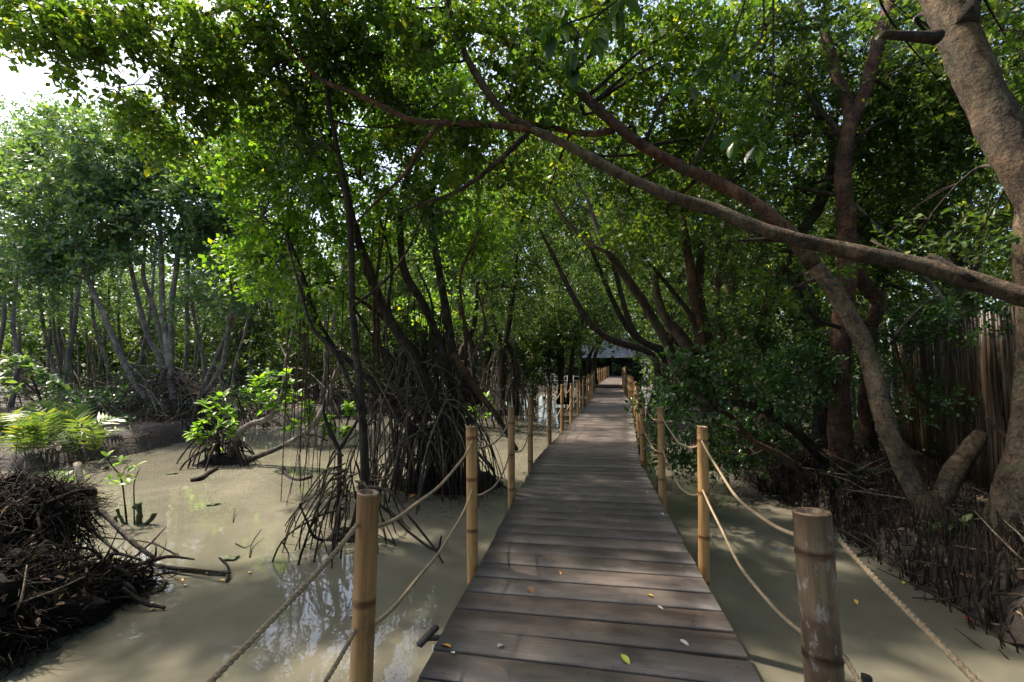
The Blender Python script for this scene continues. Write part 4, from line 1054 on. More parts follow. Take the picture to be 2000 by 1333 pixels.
# far wood closing the view all round
g = np.random.default_rng(500)
mb = MB(); tr = MB()
def wall(n, fx, fy, z0, z1, leaf):
    u = g.uniform(0, 1, n); x = fx(u); y = fy(u)
    c = np.stack([x, y, g.uniform(z0, z1, n)], 1) + g.normal(0, .8, (n, 3))
    keep = gapn(c, .3) > -.3; c = c[keep]
    dd = g.normal(0, 1, c.shape); dd[:, 2] += .3
    sprays(mb, c, dd, 8, .7, leaf, .55, g, False, tlo=0, thi=.9)
wall(10500, lambda u: -62 + 104 * u, lambda u: 46 + 14 * g.uniform(0, 1, len(u)), -.3, 17.0, .6)
wall(5200, lambda u: -7 + 26 * u, lambda u: 54 - 4 * g.uniform(0, 1, len(u)), 5.5, 26.0, .6)
wall(3600, lambda u: -9 + 8 * u, lambda u: 27 + 5 * g.uniform(0, 1, len(u)), 1.2, 12.0, .36)
wall(5200, lambda u: -34 + 28 * u, lambda u: 28 + 6 * g.uniform(0, 1, len(u)), -.3, 7.0, .36)
wall(6500, lambda u: 13 + 8 * g.uniform(0, 1, len(u)), lambda u: 4 + 44 * u, -.2, 12.5, .4)
wall(1600, lambda u: -32 + 6 * g.uniform(0, 1, len(u)), lambda u: -12 + 50 * u, -.3, 6.5, .4)
wall(2600, lambda u: -28 + 50 * u, lambda u: -16 - 6 * g.uniform(0, 1, len(u)), -.3, 13, .5)  # unseen wood behind the camera, raised to block low back light
obj('far_woodland', mb, M['leaf_mid'], smooth=False, tint=True, kind='stuff', label='dense dim green wood closing off the view beyond the pool')
for k in range(230):
    if k < 150: x, y = g.uniform(-28, 3), g.uniform(22, 44)
    else:
        y = g.uniform(8, 40); x = g.uniform(5 + .28 * y, 9 + .28 * y)
    h = g.uniform(3, 6); lx = g.normal(0, 1.5)
    tr.tube(catmull([(x, y, -.5), (x + lx * .25, y, h * .5), (x + lx, y, h)], n=3), [.07, .055, .03], 5, .1, False)
obj('far_thicket_trunks', tr, M['bark_far'], kind='stuff', label='thicket of thin dim trunks under the far wood')

# dark undergrowth on the banks
mb = MB()
def under(n, x0, x1, y0, y1, h, leaf, dz=0.0):
    x = g.uniform(x0, x1, n); y = g.uniform(y0, y1, n); z = ground_h(x, y)
    k_ = (z > -.45) & (gapn(np.stack([x, y, z * 0], 1), .5) > -.1); x, y, z = x[k_], y[k_], z[k_]
    c = np.stack([x, y, z + g.uniform(0, 1, len(x)) ** 1.3 * h + dz], 1)
    dd = g.normal(0, .6, c.shape); dd[:, 2] += .6
    sprays(mb, c, dd, 7, .25, leaf, .5, g, False, tlo=0, thi=.7)
under(1100, 5.6, 9.5, 9, 18, 2.4, .12)
under(500, 4.6, 8, 7.5, 12, 1.4, .1)
under(700, -16, -8.5, 14.6, 17.5, .8, .14)
under(700, -22, -5, 18, 26, 1.6, .18)
under(300, -16, -7.5, 13.6, 16.5, .4, .12)
under(500, -8.5, 0, 19, 28, .9, .16)
under(260, -14, -9.4, 9, 12.5, .35, .12)
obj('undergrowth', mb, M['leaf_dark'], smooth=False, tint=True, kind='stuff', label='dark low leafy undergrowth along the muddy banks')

# leaf litter and tangle of dead sticks on the banks
lit = MB(); n = 12000
x = np.concatenate([g.uniform(3.4, 8.5, n), g.uniform(-16, -8, n // 3)]); y = np.concatenate([g.uniform(1.5, 12, n), g.uniform(8.5, 20, n // 3)])
z = ground_h(x, y); k_ = z > -.62; c = np.stack([x, y, z + .01], 1)[k_]
dd = g.normal(0, 1, c.shape); dd[:, 2] *= .1
sprays(lit, c, dd, 1, .02, .08, .45, g, False, droop=0, upb=2.0)
M['litter'] = leaf_mat("leaf_litter", [(0, (.04, .025, .015)), (.5, (.1, .06, .035)), (.9, (.2, .13, .08)), (1, (.35, .25, .15))], trans=.1, rough=.6)
obj('leaf_litter', lit, M['litter'], smooth=False, tint=True, kind='stuff', label='brown dead leaf litter on the mud banks')

stk = MB()
def spikes(n, xr, yr, hr, edge=False):
    for k in range(n):
        y = g.uniform(*yr)
        x = (float(bank_x(y)) + g.uniform(-.25, 1.3) ** 1 * 1) if edge else g.uniform(*xr)
        z = float(ground_h(x, y))
        if z < -.95: continue
        h = g.uniform(*hr); lx, ly = g.normal(0, .05, 2)
        stk.tube([(x, y, z - .08), (x + lx * .5, y + ly * .5, z + h * .5), (x + lx, y + ly, z + h)], [.009, .008, .004], 3, 0, False, tint=g.uniform())
spikes(4200, None, (1.2, 12.5), (.08, .3), True)
spikes(1200, (4.6, 7.0), (3, 8), (.08, .25))
spikes(1800, (-15, -8.0), (13, 17), (.15, .6))
spikes(900, (-9, -1), (18, 27), (.2, .6))
M['spike'] = bark_mat("breathing_root", (.02, .013, .009), (.055, .035, .025), (.14, .09, .06), 3, patch=.6)
obj('breathing_roots', stk, M['spike'], kind='stuff', label='crowd of upright brown breathing roots along the right mud bank')
deb = MB()
for k in range(1900):
    if k < 330: y = g.uniform(1.8, 10); x = float(bank_x(y)) + g.uniform(-.3, 1.6)
    elif k < 900: x = g.uniform(-16, -8.0); y = g.uniform(12.5, 17)
    elif k < 1500:
        x = g.uniform(-20, -2); y = g.uniform(16, 26)
    else: x = g.uniform(-13, -8.5); y = g.uniform(8, 13)
    z = float(ground_h(x, y)); L = g.uniform(.15, .7); a = g.uniform(0, 6.28); el = g.normal(.1, .3)
    e = np.array([math.cos(a) * L, math.sin(a) * L, math.sin(el) * L]); p0 = np.array([x, y, z + g.uniform(.02, .25)])
    deb.tube([p0, p0 + e * .5 + g.normal(0, .02, 3), p0 + e], [.011, .009, .005], 4, .1, False)
obj('dead_stick_tangle', deb, M['root_far'], kind='stuff', label='tangle of dead brown sticks lying over the bank mud')

# ------------------------------------------------------------------ roofed shelters at the far end
def shelter(label, cx, Y, wd, dp, ez, rz, cols, dark=True):
    t = thing('roofed_shelter', label, 'shelter', (cx, Y, 0), 'shelters among the trees')
    x0, x1, y0, y1 = cx - wd / 2, cx + wd / 2, Y, Y + dp
    mid = (y0 + y1) / 2
    nr, nc = 9, int(wd / .5)
    for rr in range(nr):
        mb = MB()
        for cc in range(nc):
            u0, u1 = rr / nr, (rr + 1.12) / nr
            xa, xb = x0 + wd * cc / nc + .01, x0 + wd * (cc + 1) / nc - .01
            za = ez + (rz - ez) * u0 + .05 + random.uniform(0, .02); zb = ez + (rz - ez) * u1
            ya = y0 + (mid - y0) * u0; yb_ = y0 + (mid - y0) * u1
            mb.add([(xa, ya, za), (xb, ya, za), (xb, yb_, zb), (xa, yb_, zb), (xa, ya, za - .05), (xb, ya, za - .05)], [(0, 1, 2, 3), (4, 5, 1, 0)])
        obj('shingle_course', mb, M['roof'], t, smooth=False)
    mb = MB(); mb.add([(x0, y0 + .02, ez - .02), (x1, y0 + .02, ez - .02), (x1, mid, rz - .06), (x0, mid, rz - .06), (x0, y1, ez), (x1, y1, ez)], [(0, 1, 2, 3), (3, 2, 5, 4)]); obj('roof', mb, M['hut_dark'], t, smooth=False)
    mb = MB(); mb.box((cx, y0 - .03, ez - .04), (wd, .04, .12)); obj('fascia', mb, M['fascia'], t, smooth=False)
    mb = MB(); mb.box((cx, y1 - .4, (ez - .6) / 2), (wd - .4, .1, ez + .6)); obj('rear_shade_wall', mb, M['hut_dark'], t, smooth=False)  # dark sheet put in to blacken the shade under the roof
    for k in range(cols):
        mb = MB(); xx = x0 + .3 + (wd - .6) * k / (cols - 1); mb.box((xx, y0 + .3, (ez - .7) / 2), (.16, .16, ez + .7)); obj('post', mb, M['hut_dark'], t, smooth=False)
    return t
shelter('dark open shelter with grey shingle roof and pale eave at the end of the boardwalk', P(1200, 700, 48).x, 48.5, 9.5, 6, 2.45, 4.7, 5)
shelter('small shelter with pale grey roof seen left of the far stilt roots', P(905, 700, 36).x, 36, 3.4, 3, 2.1, 4.0, 3)
t = thing('rail_fence', 'thin pale rail fence in the shade left of the far boardwalk', 'fence', P(1090, 745, 38))
for k in range(9):
    x = P(1060 + k * 12, 740, 38).x; mb = MB(); mb.box((x, 38, .05), (.05, .05, 1.3)); obj('post', mb, M['rail_metal'], t, smooth=False)
for z in (.62, .25):
    mb = MB(); mb.box((P(1110, 740, 38).x, 37.96, z), (5.0, .04, .05)); obj('rail', mb, M['rail_metal'], t, smooth=False)

# ------------------------------------------------------------------ left foreground: uprooted root mass
t = thing('uprooted_root_mass', 'dark uprooted tangle of roots and dead sticks in the near left corner of the pool', 'root mass', (-4.0, 3.9, -.6))
g = np.random.default_rng(600)
def lump(c, r, seed):
    mb = MB(); nu, nv = (64, 40) if r[0] > .3 else (20, 12); V = []
    gg = np.random.default_rng(seed); ph = gg.uniform(0, 6, 8)
    for i in range(nv + 1):
        el = -math.pi / 2 + math.pi * i / nv
        for j in range(nu):
            a = 2 * math.pi * j / nu
            k = 1 + .16 * math.sin(3 * a + ph[0] + 2 * el) + .12 * math.sin(5 * a - 3 * el + ph[1]) + .09 * math.sin(9 * a + 7 * el + ph[2]) + .075 * gg.normal() * (1 if r[0] > .3 else .4)
            V.append((c[0] + r[0] * k * math.cos(el) * math.cos(a), c[1] + r[1] * k * math.cos(el) * math.sin(a), c[2] + r[2] * k * math.sin(el)))
    mb.add(V, [(i * nu + j, i * nu + (j + 1) % nu, (i + 1) * nu + (j + 1) % nu, (i + 1) * nu + j) for i in range(nv) for j in range(nu)])
    return mb
LUMPS = [((-4.25, 3.6, -.5), (.85, .85, .55)), ((-4.85, 4.5, .0), (.7, .5, .4)), ((-3.8, 4.25, -.62), (.42, .45, .26)), ((-4.9, 3.2, -.3), (.9, .9, .6))]
for i, (c, r) in enumerate(LUMPS): obj('soil_core', lump(c, tuple(np.array(r) * .8), 600 + i), M['peat'], t, smooth=False)
for k in range(285):
    c, r = LUMPS[int(g.choice(4, p=[.42, .22, .24, .12]))]
    d = unit(g.normal(0, 1, 3)); d[2] = abs(d[2]) * .8 - .1; d[1] -= .25; d = unit(d)
    p0 = np.array(c) + d * np.array(r) * .92
    tg = unit(np.cross(d, g.normal(0, 1, 3)) + d * g.uniform(0, .7) + np.array([.35, 0, -.1]))
    L = g.uniform(.12, .5) if g.uniform() < .9 else g.uniform(.5, .85)
    p2 = p0 + tg * L; p2[2] -= .25 * L
    p1 = (p0 + p2) / 2 + d * g.uniform(.0, .08) + g.normal(0, .03, 3)
    rr = g.uniform(.004, .014) if g.uniform() < .85 else g.uniform(.016, .03)
    mb = MB(); mb.tube(catmull([p0, p1, p2], n=4), [rr, rr * .8, rr * .4], 5, .15, seed=k)
    obj('root', mb, M['stick_pale'] if g.uniform() < .1 else (M['peat_root'] if g.uniform() < .6 else M['bark_dark']), t)
fib = MB()
for k in range(11000):
    c, r = LUMPS[int(g.choice(4, p=[.4, .27, .23, .1]))]
    d = unit(g.normal(0, 1, 3)); d[1] -= .2; d = unit(d)
    p0 = np.array(c) + d * np.array(r) * 1.0
    tg = unit(g.normal(0, 1, 3) + d * .8 + np.array([.1, 0, -.7])); L = g.uniform(.06, .3); p0 = np.array(c) + d * np.array(r) * g.uniform(.8, 1.03); q_ = g.uniform(.5, 1.5)
    fib.tube([p0, p0 + tg * L * .5 + g.normal(0, .02, 3), p0 + tg * L + g.normal(0, .03, 3)], [.005 * q_, .004 * q_, .002 * q_], 3, 0, False)
obj('fine_roots', fib, M['peat_root'], t, kind='stuff')
for pts, r_ in (([(150, 905), (165, 960), (210, 1010), (260, 1060), (300, 1090)], .035), ([(60, 985), (120, 1000), (170, 1030), (230, 1080)], .025), ([(105, 960), (150, 1010), (190, 1035)], .018), ([(280, 1100), (330, 1108), (400, 1115), (450, 1120)], .02), ([(200, 1050), (290, 1060), (350, 1085)], .008), ([(300, 1060), (355, 1092)], .008)):
    mb = MB(); pth = catmull(S(4.9, 4.5, pts), n=6); mb.tube(pth, np.linspace(r_, r_ * .5, len(pth)), 8, .12); obj('root', mb, M['bark_far'] if r_ > .02 else M['bark_dark'], t)
dl = MB(); c_ = []; d_ = []
for k in range(420):
    c, r = LUMPS[int(g.choice(4, p=[.42, .3, .16, .12]))]; d = unit(g.normal(0, 1, 3)); d[2] = abs(d[2]); d = unit(d)
    c_.append(np.array(c) + d * np.array(r) * g.uniform(.95, 1.06)); d_.append(g.normal(0, 1, 3))
sprays(dl, np.array(c_), np.array(d_), 1, .01, .075, .45, g, True, droop=.2, upb=1.0)
obj('dead_leaves', dl, M['litter'], t, smooth=False, tint=True, kind='stuff')

# ------------------------------------------------------------------ single leaves: shared meshes
def big_leaf(seed, L=1.0, W=.5, curl=.12):
    g = np.random.default_rng(seed); V = [(0, 0, 0)]; Q = []; T_ = []
    st_ = [(.12, .45), (.3, .85), (.5, 1.0), (.7, .86), (.87, .5)]
    for x, wv in st_:
        for s in (-1, 0, 1): V.append((x * L, s * wv * W / 2, (abs(s) * .07 * wv * L) - curl * x * x + g.normal(0, .004)))
    V.append((L, 0, -curl))
    T_ += [(0, 2, 1), (0, 3, 2)]
    for i in range(4):
        a = 1 + i * 3; b = a + 3
        Q += [(a, a + 1, b + 1, b), (a + 1, a + 2, b + 2, b + 1)]
    e = 13; T_ += [(e, e + 1, 16), (e + 1, e + 2, 16)]
    m = MB(); m.add(V, Q, T_, tint=g.uniform(.1, .9)); return m.mesh('leaf', tint=True)
LM = {}
def leafm(kind, v):
    if (kind, v) not in LM:
        me = big_leaf(v * 7 + 3, 1.0, .42 + .04 * (v % 3), .1 + .06 * (v % 3)); me.materials.append(M[kind]); LM[(kind, v)] = me
    return LM[(kind, v)]

# leafy twigs hanging close to the camera
def hanging(label, Y, twigpts, clusters, size, seed):
    g = np.random.default_rng(seed)
    t = thing('hanging_branch', label, 'branch', P(*twigpts[0][0], Y), 'large-leaved twigs hanging over the path')
    for q in twigpts:
        mb = MB(); mb.tube(catmull(S(Y, Y, q), n=6), [.006, .004, .003], 6, .15); obj('twig', mb, M['twig'], t)
    for (px, py, n) in clusters:
        c = P(px, py, Y + g.uniform(-.05, .05))
        for k in range(n):
            a = k * 2.4 + g.uniform(-.3, .3)
            rot = Euler((g.normal(0, .4), R(g.uniform(10, 85)), a)).to_matrix()
            s = size * g.uniform(.75, 1.15)
            o = put('leaf', leafm('leaf_dark', int(g.integers(5))), t, c + Vector((g.normal(0, .012), g.normal(0, .012), -.01 * k)), rot.to_euler(), (s, s, s))
hanging('twig with big oval leaves hanging from the top centre of the canopy', 1.9, [[(1250, -40), (1180, 20), (1110, 45), (1085, 60)], [(1110, 45), (1130, 70), (1120, 110)], [(1180, 20), (1150, 50), (1145, 75)], [(1250, -40), (1230, -10), (1215, 5)]], [(1075, 45, 8), (1120, 95, 8), (1160, 60, 6), (1210, 0, 5), (1100, 10, 4)], .115, 1)
hanging('twig with rounded leaves hanging over the right railing', 2.2, [[(1465, -40), (1440, 50), (1400, 130), (1370, 170)], [(1490, -40), (1488, 70), (1440, 120), (1420, 140)]], [(1375, 120, 6), (1435, 130, 5), (1345, 165, 3)], .1, 2)
hanging('lowest leafy twig hanging before the long limb', 2.3, [[(1510, -40), (1510, 150), (1500, 220), (1470, 262), (1440, 280)]], [(1435, 262, 5), (1480, 275, 5)], .1, 3)

# ------------------------------------------------------------------ saplings and ferns of the pool
def sapling(label, base, stems_, tips, leafkind, size, n, seed, thin=.008, name='sapling', cat='sapling', barkm=None):
    g = np.random.default_rng(seed)
    t = thing(name, label, cat, base, 'young mangrove plants in the pool')
    Y = base[1]
    for q, r_ in stems_:
        mb = MB(); pth = catmull(S(Y, Y, q), n=6); mb.tube(pth, np.linspace(r_, r_ * .5, len(pth)), 7, .15); obj('stem', mb, barkm or M['bark_dark'], t)
    for (px, py) in tips:
        c = P(px, py, Y + g.uniform(-.15, .15))
        for k in range(n):
            a = k * 2.4 + g.uniform(-.3, .3); s = size * g.uniform(.7, 1.15)
            put('leaf', leafm(leafkind, int(g.integers(5))), t, c + Vector((g.normal(0, .02), g.normal(0, .02), g.normal(0, .015))), (g.normal(0, .3), R(g.uniform(-55, 25)), a), (s, s, s))
    return t
b = G(250, 1025, WATER)
sapling('slim sapling with few yellow-green leaves growing from a mossy stump near the root mass', b, [([(248, 1030), (243, 980), (236, 935), (215, 905), (205, 890)], .012), ([(262, 1030), (262, 985), (262, 945), (272, 915)], .01), ([(236, 935), (245, 915), (255, 900)], .006)],
        [(208, 893), (236, 905), (212, 940), (240, 930), (262, 912), (250, 945)], 'leaf_fresh', .12, 5, 1)
t = thing('mossy_stump', 'low dark mossy stump with upturned root ends under the slim sapling', 'stump', b)
for q, r_ in (([(222, 1010), (225, 1025), (240, 1032), (265, 1030), (290, 1020), (304, 1003)], .035), ([(268, 1030), (272, 1005), (270, 985), (262, 992)], .035), ([(228, 995), (235, 1012), (245, 1028)], .02)):
    mb = MB(); pth = catmull(S(b.y, b.y, q), n=6); mb.tube(pth, np.linspace(r_, r_ * .8, len(pth)), 8, .3, seed=3); obj('root', mb, M['moss'], t)

b = G(435, 905, WATER)
g = np.random.default_rng(8)
sapling('leafy young mangrove on the small root island in the middle of the pool', b, [([(430, 905), (425, 860), (427, 835)], .04), ([(400, 900), (402, 870), (405, 840), (410, 800)], .012), ([(445, 890), (420, 850), (412, 810)], .012), ([(440, 890), (440, 850), (445, 815)], .012)],
        [(405, 800), (385, 835), (420, 780), (440, 800), (455, 825), (410, 850), (430, 830), (395, 862), (380, 850), (450, 850), (415, 815), (435, 775), (400, 825), (390, 855), (425, 795), (445, 810), (460, 840), (400, 790), (415, 875), (375, 845)], 'leaf_fresh', .2, 8, 2)
t = thing('root_island', 'low black island of roots and mud carrying the two curved branches', 'root island', b)
mound(t, (b.x, b.y + .1), .6, .4, -.42, M['peat'])
prop_roots(t, None, (b.x, b.y), 34, .3, 1.1, (-.35, .05), (.012, .025), M['root'], 71)
cb = []
cb.append(stem(t, 'curved_branch', S(b.y, b.y - .3, [(450, 905), (453, 880), (459, 855), (475, 840), (492, 828), (525, 816), (546, 785), (556, 755), (560, 735)]), [.075, .07, .065, .06, .058, .055, .055, .05, .04], M['bark_far'], 10, .12, .08))
cb.append(stem(t, 'curved_branch', S(b.y, b.y - .8, [(440, 925), (490, 897), (542, 876), (595, 846), (628, 805), (647, 755), (662, 712), (668, 680)]), [.06, .06, .055, .05, .05, .048, .045, .04], M['bark_far'], 10, .1, .08))
b2 = P(545, 770, b.y - .3)
sapling('bright yellow-green shoot cluster at the end of the upper curved branch', b2, [([(556, 760), (545, 740), (530, 735)], .012), ([(548, 780), (560, 760), (575, 750)], .01)],
        [(520, 745), (545, 735), (570, 750), (530, 770), (555, 765), (540, 790), (500, 755), (580, 770), (520, 800), (510, 770), (560, 730), (485, 765), (535, 750), (515, 785), (550, 800), (525, 730), (565, 780), (500, 740)], 'leaf_fresh', .2, 8, 3, name='leafy_shoot', cat='shoot')
b3 = G(660, 850, WATER); b3.y = 12
sapling('low bright leafy mangrove bush behind the thin dark tree', Vector((P(660, 850, 12).x, 12, WATER)), [([(650, 860), (655, 830), (640, 800)], .03), ([(670, 860), (680, 820), (690, 795)], .03), ([(600, 850), (610, 830), (590, 820)], .02), ([(640, 862), (620, 852), (600, 850)], .02)],
        [(600 + (k * 37) % 110, 790 + (k * 23) % 65) for k in range(34)] + [(575, 835), (590, 850), (580, 825), (560, 840)], 'leaf_fresh', .24, 8, 4)
sapling('small leafy plant at the foot of the far stilt roots beside the railing', Vector((P(940, 815, 14).x, 14, WATER)), [([(940, 835), (935, 810), (930, 790)], .02)], [(925, 800), (945, 785), (960, 795), (935, 815), (915, 812), (950, 775), (955, 812)], 'leaf_fresh', .22, 7, 5)
b = G(245, 700, WATER)
sapling('bright shrub at the water edge below the pale leaning trunks', Vector((P(480, 800, 15).x, 15, WATER + .3)), [([(470, 800), (465, 780), (460, 765)], .02)], [(440, 775), (460, 765), (480, 770), (455, 785), (475, 788), (340, 800), (355, 805), (370, 795)], 'leaf_fresh', .25, 6, 6)
b = G(1855, 1040, -.15)
sapling('small green broad-leaved seedling among the breathing roots near the pale trunk', b, [([(1850, 1045), (1850, 1025)], .006), ([(1870, 1045), (1872, 1022)], .006)], [(1850, 1025), (1872, 1022), (1830, 1030)], 'leaf_mid', .13, 5, 7)
b = G(1640, 935, -.1)
sapling('low twiggy plant with small leaves on the bank edge left of the pale trunk', b, [([(1660, 950), (1640, 930), (1620, 925)], .008)], [(1610, 930), (1630, 920), (1655, 930), (1680, 935), (1700, 925), (1640, 945), (1670, 918)], 'leaf_dark', .09, 7, 9)
b = Vector((P(40, 730, 12).x, 12, WATER + .3))
sapling('bluish green shrub leaning out at the far left bank', b, [([(90, 820), (75, 770), (60, 735)], .04), ([(75, 770), (40, 740)], .03)], [(20 + (k * 31) % 110, 700 + (k * 19) % 70) for k in range(20)] + [(10, 730), (0, 745), (-10, 720)], 'leaf_bluish', .24, 7, 10)

# ferns on the left bank
FM = []
for v in range(4):
    g = np.random.default_rng(700 + v); mb = MB(); L = 1.0; npin = 11
    th_ = np.linspace(0, 1, 16); cx = th_ * .82; cz = .55 * np.sin(th_ * 2.2) - .05 * th_
    c = np.stack([cx, th_ * 0, cz], 1); mb.tube(c, np.linspace(.008, .003, 16), 4, 0, False, tint=.3)
    for i in range(npin * 2):
        tt = .16 + .82 * (i // 2) / npin; s = 1 if i % 2 else -1
        p = np.array([np.interp(tt, th_, cx), 0, np.interp(tt, th_, cz)])
        ln = .34 * math.sin(math.pi * min(1, tt * .85 + .12)) + .05; d_ = unit(np.array([.5, s * 1.0, .12 + g.normal(0, .12)])); w_ = .03
        f_ = np.array([1, 0, 0.3]) * w_
        mb.add([p, p + d_ * ln * .4 + f_, p + d_ * ln, p + d_ * ln * .45 - f_], [(0, 1, 2, 3)], tint=g.uniform(.2, 1.0))
    me = mb.mesh('frond', smooth=False, tint=True); me.materials.append(M['fern']); FM.append(me)
g = np.random.default_rng(12)
FERNS = [(60, 905, 9.4, 'yellow-green fern clump spilling over the mud at the left edge', 11, .9), (120, 890, 10.2, 'tall bright fern with long upright fronds nearest the pale pool', 12, 1.1), (165, 905, 9.8, 'low drooping fern at the tip of the left bank', 9, .8), (20, 870, 11.0, 'pale fern half shaded behind the left root mass', 10, 1.0)]
for px, py, Y, lab, n, sc in FERNS:
    c = P(px, py, Y)
    t = thing('fern', lab, 'fern', (c.x, c.y, -.45), 'golden ferns on the left bank')
    for k in range(n):
        a = g.uniform(0, 6.28); s = sc * g.uniform(.7, 1.15)
        put('frond', FM[int(g.integers(4))], t, (c.x + g.normal(0, .12), c.y + g.normal(0, .12), -.45 + g.uniform(0, .15)), (g.normal(0, .2), g.uniform(-.95, .05), a), (s, s, s))
b = G(150, 985, WATER)
sapling('green leafy waterside plants beside the root mass', b, [([(150, 985), (130, 960), (120, 950)], .01)], [(110, 935), (130, 945), (145, 940), (155, 930), (120, 955), (135, 965), (100, 925)], 'leaf_fresh', .17, 5, 13)

# ------------------------------------------------------------------ drift pieces in the water
def drift(label, pts, r_, m, z0=WATER + .01, name='driftwood', moss=False):
    q = [G(a, b, z0 + h) for a, b, h in pts]
    t = thing(name, label, 'driftwood', q[0], 'dark sticks poking out of the pool')
    pth = catmull(q, n=5); mb = MB(); mb.tube(pth, np.linspace(r_, r_ * .6, len(pth)), 7, .22, seed=int(pts[0][0])); obj('stick', mb, m, t)
    return t
drift('short black twisted log floating below the root island', [(372, 940, 0), (390, 935, .02), (405, 925, .02), (425, 912, .03)], .05, M['bark_dark'])
drift('black curved twig afloat right of the root island', [(552, 915, .05), (565, 932, 0), (585, 938, 0), (610, 930, .02)], .035, M['bark_dark'])
t = drift('thin forked twigs rising from the floating black curved twig', [(585, 938, .02), (583, 900, .05), (580, 875, .08)], .008, M['root'])
drift('mossy floating stick stretching from the root mass', [(310, 1108, .02), (345, 1110, .02), (400, 1118, .01), (440, 1122, .01)], .022, M['moss'])
t = drift('black upright broken twig at the end of the mossy stick', [(443, 1140, -.02), (446, 1110, .06), (428, 1090, .1)], .018, M['bark_dark'])
drift('thin forked twig standing in the pool centre', [(488, 1088, 0), (492, 1062, .03), (510, 1035, .08)], .008, M['root'])
drift('thin bent twig left of the forked twig', [(460, 1062, 0), (478, 1070, 0), (492, 1064, .02)], .006, M['root'])
drift('long thin twig floating beyond the slim sapling', [(148, 1000, 0), (170, 990, 0), (195, 970, .01)], .008, M['root'])
drift('small black stick tip poking up beside the first bamboo post', [(700, 1235, 0), (692, 1215, .03), (688, 1205, .05)], .018, M['bark_dark'])
drift('reed-thin twig poking up near the centre of the pale water', [(455, 1020, 0), (458, 1000, .04), (460, 992, .06)], .006, M['root'])
drift('dark stick reaching from the root mass toward the open water', [(240, 1150, .15), (280, 1178, .05), (322, 1188, .01)], .02, M['bark_dark'])
for k, (a, b_, lab) in enumerate([(415, 985, 'small patch of green moss floating in the pale pool'), (450, 1090, 'green floating weed patch beside the black broken twig'), (335, 925, 'green floating weed at the left foot of the root island')]):
    c = G(a, b_, WATER + .012); mb = lump((c.x, c.y, c.z), (.09, .06, .02), 900 + k); o = obj('floating_moss', mb, M['moss']); o['label'] = lab; o['category'] = 'moss'

wl_ = MB(); n = 260
xs_ = rng.uniform(-12, 4.2, n); ys_ = rng.uniform(3.8, 17, n)
ok = (ground_h(xs_, ys_) < -.75) & (gapn(np.stack([xs_, ys_, xs_ * 0], 1), .35) > .12); xs_, ys_ = xs_[ok], ys_[ok]
c_ = np.stack([xs_, ys_, xs_ * 0 + WATER + .006], 1); d_ = rng.normal(0, 1, c_.shape); d_[:, 2] = 0
sprays(wl_, c_, d_, 1, .004, .026, .5, rng, False, droop=0, upb=6.0)
for k in range(110):
    a_ = rng.uniform(0, 6.28); q_ = rng.uniform(.1, 1.6)
    cx_, cy_ = (-1.3, 8.0)
    x_, y_ = cx_ + math.cos(a_) * (1.2 + q_ * .6), cy_ + math.sin(a_) * (1.0 + q_ * .5); L_ = rng.uniform(.03, .14); b_ = rng.uniform(0, 6.28)
    if ground_h(x_, y_) > -.7: continue
    wl_.tube([(x_, y_, WATER + .004), (x_ + math.cos(b_) * L_, y_ + math.sin(b_) * L_, WATER + .006)], [.004, .002], 3, 0, False, tint=.1)
obj('floating_litter', wl_, M['crumbs'], smooth=False, tint=True, kind='stuff', label='tiny dead leaf bits and twigs drifting on the murky water')
# fallen leaves
FL = [(880, 1268, 'orange_leaf', .075, 'orange leaf lying on the planks at the near left'), (887, 1279, 'pale_leaf', .04, 'tiny pale scrap beside the orange leaf on the planks'), (972, 1266, 'pale_leaf', .055, 'heart-shaped whitish leaf on the near planks'),
      (1213, 1281, 'green_leaf', .07, 'yellow-green leaf on the nearest planks right of centre'), (1328, 1252, 'pale_leaf', .05, 'white curled leaf near the right edge of the deck'), (1275, 1167, 'yellow_leaf', .05, 'small yellow leaf on a shaded plank'),
      (1284, 1185, 'pale_leaf', .04, 'pale sliver of leaf below the small yellow leaf'), (1030, 1149, 'brown_leaf', .07, 'beige curled dry leaf left of the deck centre'), (1327, 1107, 'pale_leaf', .03, 'white speck of petal by the second right post'),
      (1290, 1003, 'pale_leaf', .045, 'white petal near the right edge in the middle distance'), (1180, 1028, 'green_leaf', .04, 'dull green leaf in a faint sun patch'), (1135, 998, 'brown_leaf', .04, 'brown leaf near the deck centre'),
      (1263, 961, 'green_leaf', .045, 'tiny green leaf by the right edge farther on'), (1232, 917, 'pale_leaf', .05, 'white leaf fragment far along the right edge'), (1092, 839, 'pale_leaf', .05, 'white fragment far along the left side'), (1094, 1118, 'orange_leaf', .035, 'small orange fragment near the deck centre')]
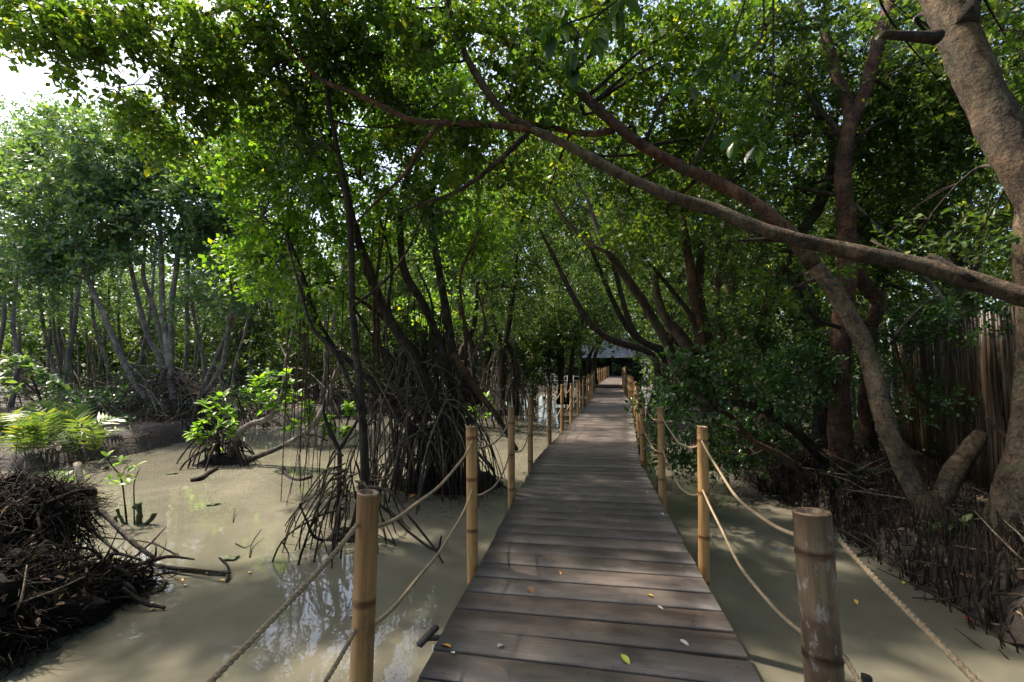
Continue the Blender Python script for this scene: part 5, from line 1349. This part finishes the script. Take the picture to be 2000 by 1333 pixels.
for k, (px, py, mk, s, lab) in enumerate(FL):
    p = G(px, py, 0.004); me = leafm(mk, k % 5)
    o = put('fallen_leaf', me, None, (0, 0, 0)) if False else link('fallen_leaf', me, None)
    o.location = p + Vector((0, 0, s * .12)); o.rotation_euler = (random.gauss(0, .15), .1, random.uniform(0, 6.28)); o.scale = (s, s * 1.2, s)
    o['label'] = lab; o['category'] = 'leaf'; o['group'] = 'fallen leaves on the boardwalk'
FW = [(403, 1124, 'orange_leaf', .1, 'orange leaf floating at the end of the mossy stick'), (487, 1121, 'yellow_leaf', .06, 'yellow leaf floating right of the broken twig'), (292, 1194, 'yellow_leaf', .06, 'yellow leaf caught on the water by the root mass'),
      (300, 1178, 'pale_leaf', .06, 'white leaf beside the root mass tip'), (1670, 1173, 'yellow_leaf', .07, 'yellow leaf floating between the thick grey post and the bank'), (772, 963, 'yellow_leaf', .12, 'yellow leaf stuck at the foot of the root cage'),
      (812, 968, 'orange_leaf', .13, 'orange leaf at the foot of the root cage'), (848, 967, 'red_leaf', .1, 'dark red leaf at the foot of the root cage'), (355, 1132, 'orange_leaf', .05, 'small orange leaf under the mossy stick'),
      (362, 1145, 'pale_leaf', .05, 'pale leaf under the mossy stick'), (200, 918, 'yellow_leaf', .25, 'large yellow leaf hanging at the fern edge'), (1767, 1137, 'green_leaf', .07, 'yellow-green leaf at the dark bank foot'),
      (1810, 1222, 'orange_leaf', .07, 'orange leaf on the water under the near right rope'), (430, 1134, 'yellow_leaf', .045, 'tiny yellow leaf by the black broken twig'), (1880, 1210, 'red_leaf', .09, 'orange-red leaf lying on the dark right bank foot')]
for k, (px, py, mk, s, lab) in enumerate(FW):
    p = G(px, py, WATER + .01); o = link('floating_leaf', leafm(mk, (k + 2) % 5), None)
    o.location = p + Vector((0, 0, s * .16)); o.rotation_euler = (random.gauss(0, .1), .08, random.uniform(0, 6.28)); o.scale = (s, s, s)
    o['label'] = lab; o['category'] = 'leaf'; o['group'] = 'fallen leaves on the water'
